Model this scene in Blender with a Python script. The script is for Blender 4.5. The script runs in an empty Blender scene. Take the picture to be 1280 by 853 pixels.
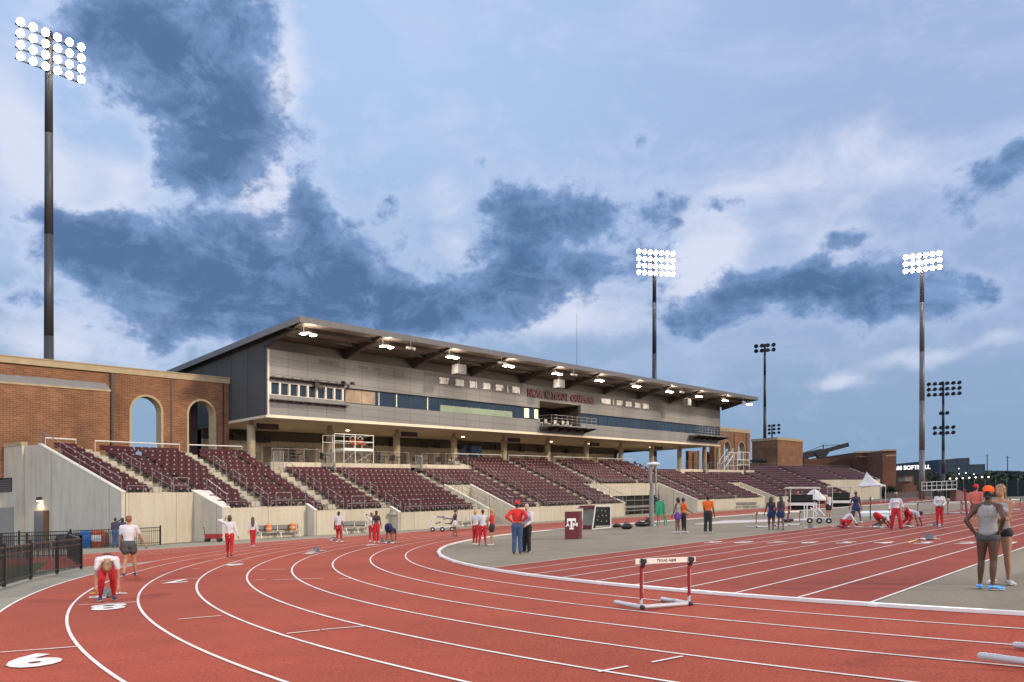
import bpy, bmesh, math, random
from mathutils import Vector, Matrix
random.seed(7)
C = bpy.context.scene.collection
sc = bpy.context.scene
R = math.radians
# ------------------------------------------------------------------ site frame
# the site is a plain that rises gently to the right (3.5 %); x,y are plan metres, z is height over that plain
FPX, HOR, KS, CH = 1013.1, 651.4, .035, 1.772
TH = math.atan2(1519.6-640, FPX); SN, CS = math.sin(TH), math.cos(TH)
OX, OY = 26.97, 33.15           # centre of the bend
RAD, LW = 29.84, 1.22
def P(u, v):                     # track frame (u along the straight, v across) -> plan
    return OX+u*SN+v*CS, OY+u*CS-v*SN
def UV(x, y):
    x -= OX; y -= OY
    return x*SN+y*CS, x*CS-y*SN
def W(x, y, z=0.0): return Vector((x, y, z+KS*x))
def G(px, py, z=0.0):            # place on the ground seen at a given spot of the photograph
    Y = FPX*(CH-z)/(py-(HOR-KS*px)); return (px-640)/FPX*Y, Y
def atY(px, py, Y):              # plan x and height for something Y metres away
    return (px-640)/FPX*Y, CH-(py-(HOR-KS*px))*Y/FPX
# ------------------------------------------------------------------ materials
MATS = {}
def mat(name, rgb, rough=.75, var=.12, scale=6.0, bump=0.0, metal=0.0, emit=None, es=0.0, scale2=None, spec=None):
    if name in MATS: return MATS[name]
    m = bpy.data.materials.new(name); m.use_nodes = True; nt = m.node_tree; b = nt.nodes['Principled BSDF']
    tc = nt.nodes.new('ShaderNodeTexCoord')
    n = nt.nodes.new('ShaderNodeTexNoise'); n.inputs['Scale'].default_value = scale; n.inputs['Detail'].default_value = 6
    n.inputs['Roughness'].default_value = .65
    nt.links.new(tc.outputs['Object'], n.inputs['Vector'])
    cr = nt.nodes.new('ShaderNodeValToRGB'); cr.color_ramp.elements[0].position = .3; cr.color_ramp.elements[1].position = .7
    cr.color_ramp.elements[0].color = [min(1, c*(1-var)) for c in rgb]+[1]
    cr.color_ramp.elements[1].color = [min(1, c*(1+var)) for c in rgb]+[1]
    nt.links.new(n.outputs['Fac'], cr.inputs['Fac'])
    nt.links.new(cr.outputs['Color'], b.inputs['Base Color'])
    b.inputs['Roughness'].default_value = rough; b.inputs['Metallic'].default_value = metal
    if spec is not None: b.inputs['Specular IOR Level'].default_value = spec
    if bump:
        bp = nt.nodes.new('ShaderNodeBump'); bp.inputs['Strength'].default_value = bump; bp.inputs['Distance'].default_value = .02
        n2 = nt.nodes.new('ShaderNodeTexNoise'); n2.inputs['Scale'].default_value = scale2 or scale*6; n2.inputs['Detail'].default_value = 4
        nt.links.new(tc.outputs['Object'], n2.inputs['Vector'])
        nt.links.new(n2.outputs['Fac'], bp.inputs['Height']); nt.links.new(bp.outputs['Normal'], b.inputs['Normal'])
    if emit:
        b.inputs['Emission Color'].default_value = list(emit)+[1]; b.inputs['Emission Strength'].default_value = es
    MATS[name] = m; return m
def surf(name, rgb, dark, big=.25, fine=60, bump=.35, rough=.9, streak=None, grain=.25):
    """outdoor sheet: broad stains plus fine grain"""
    m = bpy.data.materials.new(name); m.use_nodes = True; nt = m.node_tree; b = nt.nodes['Principled BSDF']; L = nt.links.new
    tc = nt.nodes.new('ShaderNodeTexCoord')
    def noise(s, d=6, r=.6):
        n = nt.nodes.new('ShaderNodeTexNoise'); n.inputs['Scale'].default_value = s; n.inputs['Detail'].default_value = d
        n.inputs['Roughness'].default_value = r; L(tc.outputs['Object'], n.inputs['Vector']); return n
    a = noise(big); f = noise(fine, 3); g = noise(big*7, 8, .7)
    def mix(bt, fac, c1, c2):
        x = nt.nodes.new('ShaderNodeMix'); x.data_type = 'RGBA'; x.blend_type = bt
        if isinstance(fac, float): x.inputs[0].default_value = fac
        else: L(fac, x.inputs[0])
        for s, c in ((x.inputs[6], c1), (x.inputs[7], c2)):
            if isinstance(c, (tuple, list)): s.default_value = list(c)+[1]
            else: L(c, s)
        return x.outputs[2]
    def ramp(o, p0, p1, lo=0., hi=1.):
        r = nt.nodes.new('ShaderNodeMapRange'); r.inputs[1].default_value = p0; r.inputs[2].default_value = p1
        r.inputs[3].default_value = lo; r.inputs[4].default_value = hi; L(o, r.inputs[0]); return r.outputs[0]
    c = mix('MIX', ramp(a.outputs['Fac'], .35, .7), rgb, dark)
    c = mix('MIX', ramp(g.outputs['Fac'], .45, .75, 0, .6), c, dark)
    gr = ramp(f.outputs['Fac'], .3, .7, 1-grain, 1+grain)
    vm = nt.nodes.new('ShaderNodeVectorMath'); vm.operation = 'SCALE'; L(c, vm.inputs[0]); L(gr, vm.inputs[3])
    L(vm.outputs[0], b.inputs['Base Color']); b.inputs['Roughness'].default_value = .92; b.inputs['Specular IOR Level'].default_value = .16
    bp = nt.nodes.new('ShaderNodeBump'); bp.inputs['Strength'].default_value = bump; bp.inputs['Distance'].default_value = .004
    L(f.outputs['Fac'], bp.inputs['Height']); L(bp.outputs['Normal'], b.inputs['Normal'])
    MATS[name] = m; return m
def brickmat(name, c1, c2, mortar, sx=1.0, ang=0.0, bw=.4, bh=.133):
    m = bpy.data.materials.new(name); m.use_nodes = True; nt = m.node_tree; b = nt.nodes['Principled BSDF']; L = nt.links.new
    tc = nt.nodes.new('ShaderNodeTexCoord')
    sep = nt.nodes.new('ShaderNodeSeparateXYZ'); L(tc.outputs['Object'], sep.inputs[0])
    # run along the wall whichever way it faces: x*cos + y*sin
    def ma(op, a, bb):
        n = nt.nodes.new('ShaderNodeMath'); n.operation = op
        for i, q in enumerate((a, bb)):
            if isinstance(q, (int, float)): n.inputs[i].default_value = q
            else: L(q, n.inputs[i])
        return n.outputs[0]
    u = ma('ADD', ma('MULTIPLY', sep.outputs[0], SN), ma('MULTIPLY', sep.outputs[1], CS))
    v = ma('ADD', ma('MULTIPLY', sep.outputs[0], CS), ma('MULTIPLY', sep.outputs[1], -SN))
    cb = nt.nodes.new('ShaderNodeCombineXYZ'); L(ma('ADD', u, v), cb.inputs[0]); L(sep.outputs[2], cb.inputs[1])
    br = nt.nodes.new('ShaderNodeTexBrick'); L(cb.outputs[0], br.inputs['Vector'])
    br.inputs['Color1'].default_value = list(c1)+[1]; br.inputs['Color2'].default_value = list(c2)+[1]; br.inputs['Mortar'].default_value = list(mortar)+[1]
    br.inputs['Scale'].default_value = 1; br.inputs['Brick Width'].default_value = bw; br.inputs['Row Height'].default_value = bh
    br.inputs['Mortar Size'].default_value = .012; br.inputs['Bias'].default_value = -.35
    n = nt.nodes.new('ShaderNodeTexNoise'); n.inputs['Scale'].default_value = .6; n.inputs['Detail'].default_value = 8; L(tc.outputs['Object'], n.inputs['Vector'])
    mr = nt.nodes.new('ShaderNodeMapRange'); mr.inputs[1].default_value = .3; mr.inputs[2].default_value = .7; mr.inputs[3].default_value = .75; mr.inputs[4].default_value = 1.25; L(n.outputs['Fac'], mr.inputs[0])
    vm = nt.nodes.new('ShaderNodeVectorMath'); vm.operation = 'SCALE'; L(br.outputs['Color'], vm.inputs[0]); L(mr.outputs[0], vm.inputs[3])
    L(vm.outputs[0], b.inputs['Base Color']); b.inputs['Roughness'].default_value = .9
    MATS[name] = m; return m
def wallmat(name, rgb, stain, pw=2.4, ph=None, line=.02, along='u', dirt=.8, linecol=None):
    """cast panels: thin joints each pw metres along the wall, rain streaks and blotches"""
    m = bpy.data.materials.new(name); m.use_nodes = True; nt = m.node_tree; b = nt.nodes['Principled BSDF']; L = nt.links.new
    tc = nt.nodes.new('ShaderNodeTexCoord'); sep = nt.nodes.new('ShaderNodeSeparateXYZ'); L(tc.outputs['Object'], sep.inputs[0])
    def ma(op, a, bb=0.0):
        n = nt.nodes.new('ShaderNodeMath'); n.operation = op
        for i, q in enumerate((a, bb)):
            if isinstance(q, (int, float)): n.inputs[i].default_value = q
            else: L(q, n.inputs[i])
        return n.outputs[0]
    u = ma('ADD', ma('MULTIPLY', sep.outputs[0], SN), ma('MULTIPLY', sep.outputs[1], CS))
    v = ma('ADD', ma('MULTIPLY', sep.outputs[0], CS), ma('MULTIPLY', sep.outputs[1], -SN))
    s = ma('ADD', u, ma('MULTIPLY', v, .37))
    f = ma('FRACT', ma('DIVIDE', ma('ADD', s, 500.), pw)); g = ma('LESS_THAN', f, line/pw)
    if ph:
        f2 = ma('FRACT', ma('DIVIDE', ma('ADD', sep.outputs[2], 50.), ph)); g = ma('MAXIMUM', g, ma('LESS_THAN', f2, line/ph))
    def noise(vec, sc_, d=6):
        n = nt.nodes.new('ShaderNodeTexNoise'); n.inputs['Scale'].default_value = sc_; n.inputs['Detail'].default_value = d; n.inputs['Roughness'].default_value = .6; L(vec, n.inputs['Vector']); return n.outputs['Fac']
    cb = nt.nodes.new('ShaderNodeCombineXYZ'); L(ma('MULTIPLY', s, 3.0), cb.inputs[0]); L(ma('MULTIPLY', sep.outputs[2], .25), cb.inputs[1])
    n1 = noise(cb.outputs[0], 1.2); n2 = noise(tc.outputs['Object'], .7); n3 = noise(tc.outputs['Object'], 14, 3)
    def mr(o, a, bb, lo, hi):
        r = nt.nodes.new('ShaderNodeMapRange'); r.inputs[1].default_value = a; r.inputs[2].default_value = bb; r.inputs[3].default_value = lo; r.inputs[4].default_value = hi; L(o, r.inputs[0]); return r.outputs[0]
    k = ma('MULTIPLY', mr(n1, .4, .75, 0, dirt), mr(n2, .3, .65, .2, 1.))
    x = nt.nodes.new('ShaderNodeMix'); x.data_type = 'RGBA'; L(k, x.inputs[0]); x.inputs[6].default_value = list(rgb)+[1]; x.inputs[7].default_value = list(stain)+[1]
    # whole panels differ a little
    wn = nt.nodes.new('ShaderNodeTexWhiteNoise'); wn.noise_dimensions = '1D'; L(ma('FLOOR', ma('DIVIDE', ma('ADD', s, 500.), pw)), wn.inputs['W'])
    sc2 = ma('MULTIPLY', mr(wn.outputs['Value'], 0, 1, .93, 1.06), mr(n3, .3, .7, .94, 1.06))
    vm = nt.nodes.new('ShaderNodeVectorMath'); vm.operation = 'SCALE'; L(x.outputs[2], vm.inputs[0]); L(sc2, vm.inputs[3])
    y = nt.nodes.new('ShaderNodeMix'); y.data_type = 'RGBA'; L(g, y.inputs[0]); L(vm.outputs[0], y.inputs[6]); y.inputs[7].default_value = list(linecol or [c*.45 for c in rgb])+[1]
    L(y.outputs[2], b.inputs['Base Color']); b.inputs['Roughness'].default_value = .85
    MATS[name] = m; return m
# ------------------------------------------------------------------ mesh builder
class MB:
    def __init__(s): s.v = []; s.f = []; s.m = []; s.cur = 0
    def add(s, vs, fs):
        o = len(s.v); s.v += [tuple(p) for p in vs]; s.f += [tuple(i+o for i in f) for f in fs]; s.m += [s.cur]*len(fs)
    def hexa(s, b4, t4):
        s.add(list(b4)+list(t4), [(3,2,1,0),(4,5,6,7),(0,1,5,4),(1,2,6,5),(2,3,7,6),(3,0,4,7)])
    def box(s, x0, x1, y0, y1, z0, z1):
        s.hexa([(x0,y0,z0),(x1,y0,z0),(x1,y1,z0),(x0,y1,z0)], [(x0,y0,z1),(x1,y0,z1),(x1,y1,z1),(x0,y1,z1)])
    def ubox(s, u0, u1, v0, v1, z0, z1):        # box laid out in the track frame
        q = [P(u0,v0), P(u1,v0), P(u1,v1), P(u0,v1)]
        s.hexa([(a,b,z0) for a,b in q], [(a,b,z1) for a,b in q])
    def uprism(s, u0, u1, prof):                # (v,z) outline swept along u
        n = len(prof); vs = [P(u0,v)+(z,) for v,z in prof]+[P(u1,v)+(z,) for v,z in prof]
        s.add(vs, [tuple(range(n))[::-1], tuple(range(n,2*n))]+[(i,(i+1)%n,n+(i+1)%n,n+i) for i in range(n)])
    def prism(s, pts, dx):                      # any outline of 3-D points extruded by dx
        n = len(pts); d = Vector(dx); vs = [tuple(p) for p in pts]+[tuple(Vector(p)+d) for p in pts]
        s.add(vs, [tuple(range(n))[::-1], tuple(range(n,2*n))]+[(i,(i+1)%n,n+(i+1)%n,n+i) for i in range(n)])
    def cap(s, p0, r0, p1, r1, side=None, k=1.0, seg=10, ends=3):   # tapered rod with round ends
        p0 = Vector(p0); p1 = Vector(p1); d = p1-p0; L = d.length
        if L < 1e-6: d = Vector((0,0,1)); L = 1e-6
        d = d/L
        a = Vector(side) if side is not None else (Vector((1,0,0)) if abs(d.x) < .9 else Vector((0,1,0)))
        a = (a-d*a.dot(d)).normalized(); b = d.cross(a)
        rings = []
        if ends:
            for i in range(ends):
                t = (i+.35)/(ends)*math.pi/2; rings.append((p0-d*r0*math.cos(t), r0*math.sin(t)))
        rings.append((p0, r0)); rings.append((p1, r1))
        if ends:
            for i in range(ends-1, -1, -1):
                t = (i+.35)/(ends)*math.pi/2; rings.append((p1+d*r1*math.cos(t), r1*math.sin(t)))
        vs = []; fs = []
        for c, r in rings:
            for j in range(seg):
                t = 2*math.pi*j/seg; vs.append(c+a*(r*k*math.cos(t))+b*(r*math.sin(t)))
        for i in range(len(rings)-1):
            for j in range(seg):
                fs.append((i*seg+j, i*seg+(j+1)%seg, (i+1)*seg+(j+1)%seg, (i+1)*seg+j))
        fs.append(tuple(range(seg))[::-1]); n = (len(rings)-1)*seg; fs.append(tuple(range(n, n+seg)))
        s.add(vs, fs)
    def rod(s, p0, p1, r, seg=6, r1=None): s.cap(p0, r, p1, r if r1 is None else r1, seg=seg, ends=0)
    def path(s, pts, r, seg=6):
        for a, b in zip(pts, pts[1:]): s.rod(a, b, r, seg)
    def bar(s, p0, p1, w, h, up=(0,0,1)):       # rectangular bar
        p0 = Vector(p0); p1 = Vector(p1); d = (p1-p0).normalized(); u = Vector(up); sd = d.cross(u)
        if sd.length < 1e-4: sd = d.cross(Vector((0,1,0)))
        sd.normalize(); u = sd.cross(d); a = sd*w/2; b = u*h/2
        s.hexa([p0-a-b, p0+a-b, p0+a+b, p0-a+b], [p1-a-b, p1+a-b, p1+a+b, p1-a+b])
    def lathe(s, prof, seg=16, c=(0,0,0), closed=True):
        vs = []; fs = []; n = len(prof)
        for r, z in prof:
            for j in range(seg):
                t = 2*math.pi*j/seg; vs.append((c[0]+r*math.cos(t), c[1]+r*math.sin(t), c[2]+z))
        for i in range(n-1):
            for j in range(seg): fs.append((i*seg+j, i*seg+(j+1)%seg, (i+1)*seg+(j+1)%seg, (i+1)*seg+j))
        fs.append(tuple(range(seg))[::-1]); fs.append(tuple(range((n-1)*seg, n*seg)))
        s.add(vs, fs)
    def ell(s, c, r, Rm=None, seg=14, rings=9):
        c = Vector(c); vs = []; fs = []
        for i in range(rings):
            ph = math.pi*(i+.5)/rings
            for j in range(seg):
                t = 2*math.pi*j/seg; p = Vector((r[0]*math.sin(ph)*math.cos(t), r[1]*math.sin(ph)*math.sin(t), r[2]*math.cos(ph)))
                vs.append(c+((Rm @ p) if Rm else p))
        for i in range(rings-1):
            for j in range(seg): fs.append((i*seg+j, i*seg+(j+1)%seg, (i+1)*seg+(j+1)%seg, (i+1)*seg+j))
        fs.append(tuple(range(seg))[::-1]); fs.append(tuple(range((rings-1)*seg, rings*seg)))
        s.add(vs, fs)
    def mesh(s, name, mats, shear=False, org=None, smooth=False, recalc=True):
        me = bpy.data.meshes.new(name)
        vs = s.v
        if shear: vs = [(x, y, z+KS*x) for x, y, z in vs]
        if org is not None: vs = [(x-org[0], y-org[1], z-org[2]) for x, y, z in vs]
        me.from_pydata(vs, [], s.f)
        for m in (mats if isinstance(mats, (list, tuple)) else [mats]): me.materials.append(m)
        me.polygons.foreach_set('material_index', s.m)
        if recalc:
            bm = bmesh.new(); bm.from_mesh(me); bmesh.ops.recalc_face_normals(bm, faces=bm.faces); bm.to_mesh(me); bm.free()
        if smooth: me.polygons.foreach_set('use_smooth', [True]*len(me.polygons))
        me.update(); return me
def link(name, me, parent=None, loc=(0,0,0), rz=0.0):
    o = bpy.data.objects.new(name, me); C.objects.link(o); o.location = loc; o.rotation_euler = (0,0,rz)
    if parent is not None: o.parent = parent
    return o
def tag(o, label=None, cat=None, group=None, kind=None):
    if label: o['label'] = label
    if cat: o['category'] = cat
    if group: o['group'] = group
    if kind: o['kind'] = kind
    return o
def thing(name, label, cat, xyz, rz=0.0, group=None):   # Empty at the base
    o = link(name, None, None, W(*xyz), rz); o.empty_display_size = .2
    return tag(o, label, cat, group)
ORG = {}
def wpart(name, mb, m, parent, smooth=False, label=None):   # mesh given in site coordinates
    org = ORG.get(parent.name) or tuple(parent.location)
    o = link(name, mb.mesh(name, m, True, org, smooth), parent)
    if label: o['label'] = label
    ORG[o.name] = org
    return o
def lpart(name, mb, m, parent, smooth=False, label=None, loc=(0,0,0)):   # mesh given in the thing's own coordinates
    o = link(name, mb.mesh(name, m, smooth=smooth), parent, loc)
    if label: o['label'] = label
    return o
def big(name, label, cat, u, v, group=None):
    x, y = P(u, v); return thing(name, label, cat, (x, y, 0), 0, group)
def dup(root, loc=None, rz=None, label=None, group=None):
    r = root.copy(); C.objects.link(r)
    if loc is not None: r.location = loc
    if rz is not None: r.rotation_euler = (0,0,rz)
    if label: r['label'] = label
    if group: r['group'] = group
    def kids(a, b):
        for ch in list(a.children):
            c = ch.copy(); C.objects.link(c); c.parent = b; kids(ch, c)
    kids(root, r); return r
def textmesh(txt, size, depth=0.0, offset=0.0, sx=1.0):
    cu = bpy.data.curves.new('t', 'FONT'); cu.body = txt; cu.size = size; cu.extrude = depth; cu.offset = offset
    cu.align_x = 'CENTER'; cu.align_y = 'CENTER'; cu.resolution_u = 3
    o = bpy.data.objects.new('t', cu); C.objects.link(o); dg = bpy.context.evaluated_depsgraph_get(); dg.update()
    me = bpy.data.meshes.new_from_object(o.evaluated_get(dg)); C.objects.unlink(o); bpy.data.objects.remove(o)
    for v in me.vertices: v.co.x *= sx
    return me
# ------------------------------------------------------------------ palette
m_track = surf('track_red', (.39,.072,.039), (.265,.049,.028), big=.16, fine=38, bump=.7, grain=.34)
m_track2 = surf('lane_red', (.32,.058,.034), (.215,.040,.025), big=.2, fine=38, bump=.7, grain=.34)
m_grey = surf('infield_grey', (.275,.222,.158), (.19,.155,.112), big=.2, fine=50)
m_apron = surf('apron_grey', (.29,.26,.20), (.215,.195,.15), big=.25, fine=40)
m_white = mat('line_white', (.70,.635,.575), .95, .16, 1.1, spec=.1)
m_grass = surf('grass_green', (.075,.12,.03), (.05,.075,.022), big=.4, fine=30, bump=1)
m_field = surf('field_ground', (.06,.07,.035), (.035,.042,.025), big=.01, fine=2)
m_conc = wallmat('cast_concrete_warm', (.57,.51,.40), (.38,.31,.20), pw=3.05, line=.035)
m_concg = wallmat('cast_concrete_grey', (.58,.53,.44), (.36,.31,.24), pw=3.3, line=.03)
m_step = surf('step_concrete', (.36,.32,.25), (.25,.22,.17), big=.8, fine=12)
m_edge = mat('edge_concrete', (.62,.58,.50), .85, .12, 2)
m_seat = mat('seat_maroon', (.058,.0075,.013), .6, .35, 3, spec=.25)
m_seat2 = mat('seat_bracket', (.34,.30,.29), .5, .1, 3)
m_rail = mat('rail_galvanised', (.27,.26,.25), .5, .15, 5, metal=.5)
m_railw = mat('rail_white', (.72,.70,.66), .5, .08, 5)
m_panel = wallmat('facade_panel', (.172,.170,.170), (.12,.12,.12), pw=1.84, ph=.645, line=.035, dirt=.3)
m_side = wallmat('side_metal', (.075,.074,.074), (.055,.055,.056), pw=.9, ph=None, line=.03, dirt=.3)
m_trim = mat('trim_dark', (.045,.038,.035), .5, .15, 2)
m_fascia = mat('fascia_grey', (.15,.145,.145), .45, .15, 1.5)
m_soff = mat('soffit_light', (.42,.36,.29), .8, .12, 1.2)
m_roofu = mat('roof_deck_under', (.18,.152,.135), .8, .15, .8)
m_glass = mat('dark_glass', (.015,.025,.04), .08, .3, .7, spec=.8)
m_brick = brickmat('red_brick', (.19,.068,.026), (.29,.125,.055), (.28,.20,.13))
m_cast = mat('cast_stone', (.42,.33,.20), .85, .12, 2)
m_black = mat('black_paint', (.014,.013,.012), .4, .3, 4)
m_lampglass = mat('lamp_face', (.9,.9,.9), .3, .02, 4, emit=(1,.97,.92), es=60)
m_warmlamp = mat('warm_lamp_face', (.9,.85,.7), .3, .02, 4, emit=(1,.80,.55), es=70)
m_pole = mat('pole_steel', (.075,.070,.072), .5, .06, 1.2, metal=.3)
m_poleg = mat('pole_galvanised', (.20,.19,.19), .5, .05, 1.2, metal=.3)
m_letm = mat('letter_maroon', (.085,.006,.018), .5, .1, 3)
# ================================================================== PEOPLE
def cloth(name, rgb, var=.12, rough=.85): return mat(name, rgb, rough, var, 9, bump=.25, scale2=30)
SKIN = {'dark': mat('skin_deep', (.085,.036,.020), .62, .12, 7), 'brown': mat('skin_brown', (.17,.080,.045), .62, .12, 7), 'tan': mat('skin_tan', (.40,.20,.115), .62, .1, 7), 'fair': mat('skin_fair', (.52,.30,.20), .5, .1, 7)}
HAIR = {'black': mat('hair_black', (.012,.010,.009), .5, .3, 14), 'brown': mat('hair_brown', (.075,.038,.018), .5, .35, 14), 'ginger': mat('hair_ginger', (.22,.085,.03), .5, .3, 14), 'blond': mat('hair_blond', (.42,.27,.10), .5, .3, 14), 'grey': mat('hair_grey', (.45,.38,.28), .6, .2, 14), 'lightbrown': mat('hair_lightbrown', (.24,.13,.05), .5, .35, 14)}
CL = {'white': cloth('cloth_white', (.60,.57,.59), .05), 'red': cloth('cloth_red', (.45,.012,.02)), 'redtop': cloth('cloth_bright_red', (.60,.025,.02)), 'black': cloth('cloth_black', (.025,.022,.022)), 'navy': cloth('cloth_navy', (.015,.025,.09)), 'orange': cloth('cloth_orange', (.75,.13,.02)),
      'jeans': cloth('cloth_denim', (.04,.075,.17)), 'grey': cloth('cloth_grey', (.30,.275,.265), .06), 'dkgrey': cloth('cloth_dark_grey', (.07,.065,.07)), 'salmon': cloth('cloth_salmon', (.60,.14,.11)), 'purple': cloth('cloth_purple', (.12,.05,.30)), 'maroon': cloth('cloth_maroon', (.20,.02,.03)), 'darktop': cloth('cloth_dusk_navy', (.05,.045,.08)), 'capor': cloth('cap_orange', (.85,.10,.01)), 'olive': cloth('cloth_olive', (.25,.20,.12))}
SH = {'white': mat('shoe_white', (.7,.68,.66), .5, .08, 12), 'black': mat('shoe_black', (.02,.02,.022), .5, .2, 12), 'blue': mat('shoe_blue', (.08,.35,.75), .5, .1, 12), 'navy': mat('shoe_navy', (.03,.035,.10), .5, .2, 12), 'pale': mat('shoe_pale', (.55,.52,.50), .5, .15, 12)}
m_eye = mat('eye_dark', (.01,.01,.01), .2, .1, 9); m_lip = mat('lip_tone', (.30,.09,.07), .5, .1, 9)
def remesh(mb, vox, sm=2, f=.5):
    me = mb.mesh('tmp', []); o = bpy.data.objects.new('tmp', me); C.objects.link(o)
    r = o.modifiers.new('r', 'REMESH'); r.mode = 'VOXEL'; r.voxel_size = vox; r.use_smooth_shade = True
    if sm: s = o.modifiers.new('s', 'SMOOTH'); s.factor = f; s.iterations = sm
    dg = bpy.context.evaluated_depsgraph_get(); dg.update(); out = bpy.data.meshes.new_from_object(o.evaluated_get(dg))
    C.objects.unlink(o); bpy.data.objects.remove(o); bpy.data.meshes.remove(me); return out
def ik(a, b, l1, l2, pole):
    a, b = Vector(a), Vector(b); d = b-a; L = d.length
    if L > (l1+l2)*.999: b = a+d*((l1+l2)*.999/L); d = b-a; L = d.length
    dn = d/L; x = (l1*l1-l2*l2+L*L)/(2*L); h = math.sqrt(max(0, l1*l1-x*x)); p = Vector(pole); p = p-dn*p.dot(dn)
    if p.length < 1e-5: p = Vector((0,1,0))
    return a+dn*x+p.normalized()*h, b
def person(label, feet, H, yaw, pose=None, top=('tee','white'), bot=('leggings','red'), skin='fair', hair=('short','brown'), shoes='white', cap=None, vox=.014, extra=None, group=None, fem=True):
    po = dict(pel=(0,0,.52), lean=0., side=0., hl=(-.155,.02,.40), hr=(.155,.02,.40), fl=(-.055,0,.045), fr=(.055,0,.045), fyl=8., fyr=-8., pl=(0,-1,-.1), pr=(0,-1,-.1), kl=(0,1,0), kr=(0,1,0), hp=0., hy=0., hdl=None, hdr=None, tw=0., spine=0.)
    po.update(pose or {})
    x, y = feet if len(feet) == 2 and isinstance(feet[1], float) and feet[1] < 400 and feet[0] < 400 and False else G(*feet)
    t = thing('person', label, 'person', (x, y, .012), -R(yaw)-math.atan2(x, y), group)
    V = lambda p: Vector(p)*H
    pel = V(po['pel']); ln = R(po['lean']); sd = R(po['side'])
    up = Vector((math.sin(sd), math.sin(ln)*math.cos(sd), math.cos(ln)*math.cos(sd))).normalized()
    tw = R(po['tw']); right = Vector((math.cos(tw), -math.sin(tw), 0)); right = (right-up*right.dot(up)).normalized(); fwd = up.cross(right)
    hipw = .047*H; pr_ = Vector((1,0,0)); shw = (.094 if fem else .106)*H
    hips = [pel-pr_*hipw, pel+pr_*hipw]
    chest = pel+up*(.21*H); sh = [pel+up*(.274*H)-right*shw, pel+up*(.274*H)+right*shw]; nb = pel+up*(.295*H)
    hp, hy = R(po['hp']), R(po['hy'])
    hup = (up*math.cos(hp)+fwd*math.sin(hp)).normalized(); hc = nb+(up*.35+hup*.65).normalized()*(.105*H)+fwd*.008*H
    hf = (fwd*math.cos(hp)-up*math.sin(hp)); hr_ = hf.cross(hup).normalized(); hf2 = (hf*math.cos(hy)+hr_*math.sin(hy)).normalized(); hr2 = hf2.cross(hup).normalized()
    HM = Matrix((hr2, hf2, hup)).transposed()
    bodyR = Matrix((right, fwd, up)).transposed()
    wr = []; el = []; an = []; kn = []
    for i, (h_, p) in enumerate(((po['hl'],po['pl']),(po['hr'],po['pr']))):
        e, w = ik(sh[i], V(h_), .165*H, .145*H, p); el.append(e); wr.append(w)
    for i, (f_, p) in enumerate(((po['fl'],po['kl']),(po['fr'],po['kr']))):
        k, a = ik(hips[i], V(f_), .238*H, .238*H, p); kn.append(k); an.append(a)
    toes = []
    for i in (0,1):
        fy = R(po['fyl'] if i == 0 else po['fyr']); d = Vector((-math.sin(fy), math.cos(fy), 0)); toe = an[i]+d*.105*H; toe.z = max(.018*H, an[i].z-.030*H)
        if i == 0 and 'tl' in po: toe = V(po['tl'])
        if i == 1 and 'tr' in po: toe = V(po['tr'])
        toes.append((toe, d))
    b = MB()
    def torso(mb, inf=0., d0=-.03, d1=.29, sleeves=0., hem=None):
        prof = [(-.03,.050,1.55),(.02,.052,1.52 if fem else 1.45),(.075,.047,1.42 if fem else 1.5),(.12,.0455,1.40 if fem else 1.6),(.19,.054,1.50 if fem else 1.7),(.245,.050,1.75),(.275,.034,2.3)]
        pr2 = [q for q in prof if d0-.03 <= q[0] <= d1+.03]
        for q, r in zip(pr2, pr2[1:]):
            a0, a1 = max(q[0], d0), min(r[0], d1)
            if a1 <= a0: continue
            c0 = pel+up*a0*H; c1 = pel+up*a1*H
            mb.cap(c0, q[1]*H+inf, c1, r[1]*H+inf, side=right, k=(q[2]+r[2])/2, seg=16, ends=2)
    torso(b)
    if fem:
        for s in (-1,1): b.ell(pel+up*.205*H+right*s*.036*H+fwd*.042*H, (.034*H,.030*H,.034*H))
    for s in (-1,1): b.ell(pel-up*.012*H+right*s*.037*H-fwd*.018*H, (.046*H,.044*H,.050*H))
    b.cap(sh[0], .027*H, sh[1], .027*H); [b.cap(nb+up*.012*H, .026*H, s_, .027*H) for s_ in sh]; b.cap(nb-up*.03*H, .033*H, nb+(hc-nb)*.5, .028*H, seg=12)
    for i in (0,1):
        b.cap(sh[i], .031*H, sh[i].lerp(el[i],.45), .026*H, seg=12); b.cap(sh[i].lerp(el[i],.45), .026*H, el[i], .021*H, seg=12)
        b.cap(el[i], .0215*H, el[i].lerp(wr[i],.3), .0225*H, seg=12); b.cap(el[i].lerp(wr[i],.3), .0225*H, wr[i], .0135*H, seg=12)
        b.cap(hips[i], .054*H, hips[i].lerp(kn[i],.4), .048*H, seg=14); b.cap(hips[i].lerp(kn[i],.4), .048*H, kn[i], .032*H, seg=14)
        bk = (kn[i]-hips[i]).cross(pr_).normalized()*(-.010*H)
        bkd = Vector(po['kl' if i == 0 else 'kr']).normalized()*-1; q = [(0,.030,0),(.12,.0305,.002),(.28,.0318,.004),(.45,.0298,.004),(.62,.025,.0025),(.82,.0195,.001),(1,.019,0)]
        for (t0,r0,o0),(t1,r1,o1) in zip(q, q[1:]): b.cap(kn[i].lerp(an[i],t0)+bkd*o0*H, r0*H, kn[i].lerp(an[i],t1)+bkd*o1*H, r1*H, seg=14, ends=2)
        toe, d = toes[i]; heel = an[i]-d*.022*H; heel.z = an[i].z-.024*H
        b.cap(heel, .020*H, an[i], .02*H); b.cap(heel, .019*H, toe-Vector((0,0,0)), .013*H, side=Vector((-d.y,d.x,0)), k=1.5, seg=12)
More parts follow.
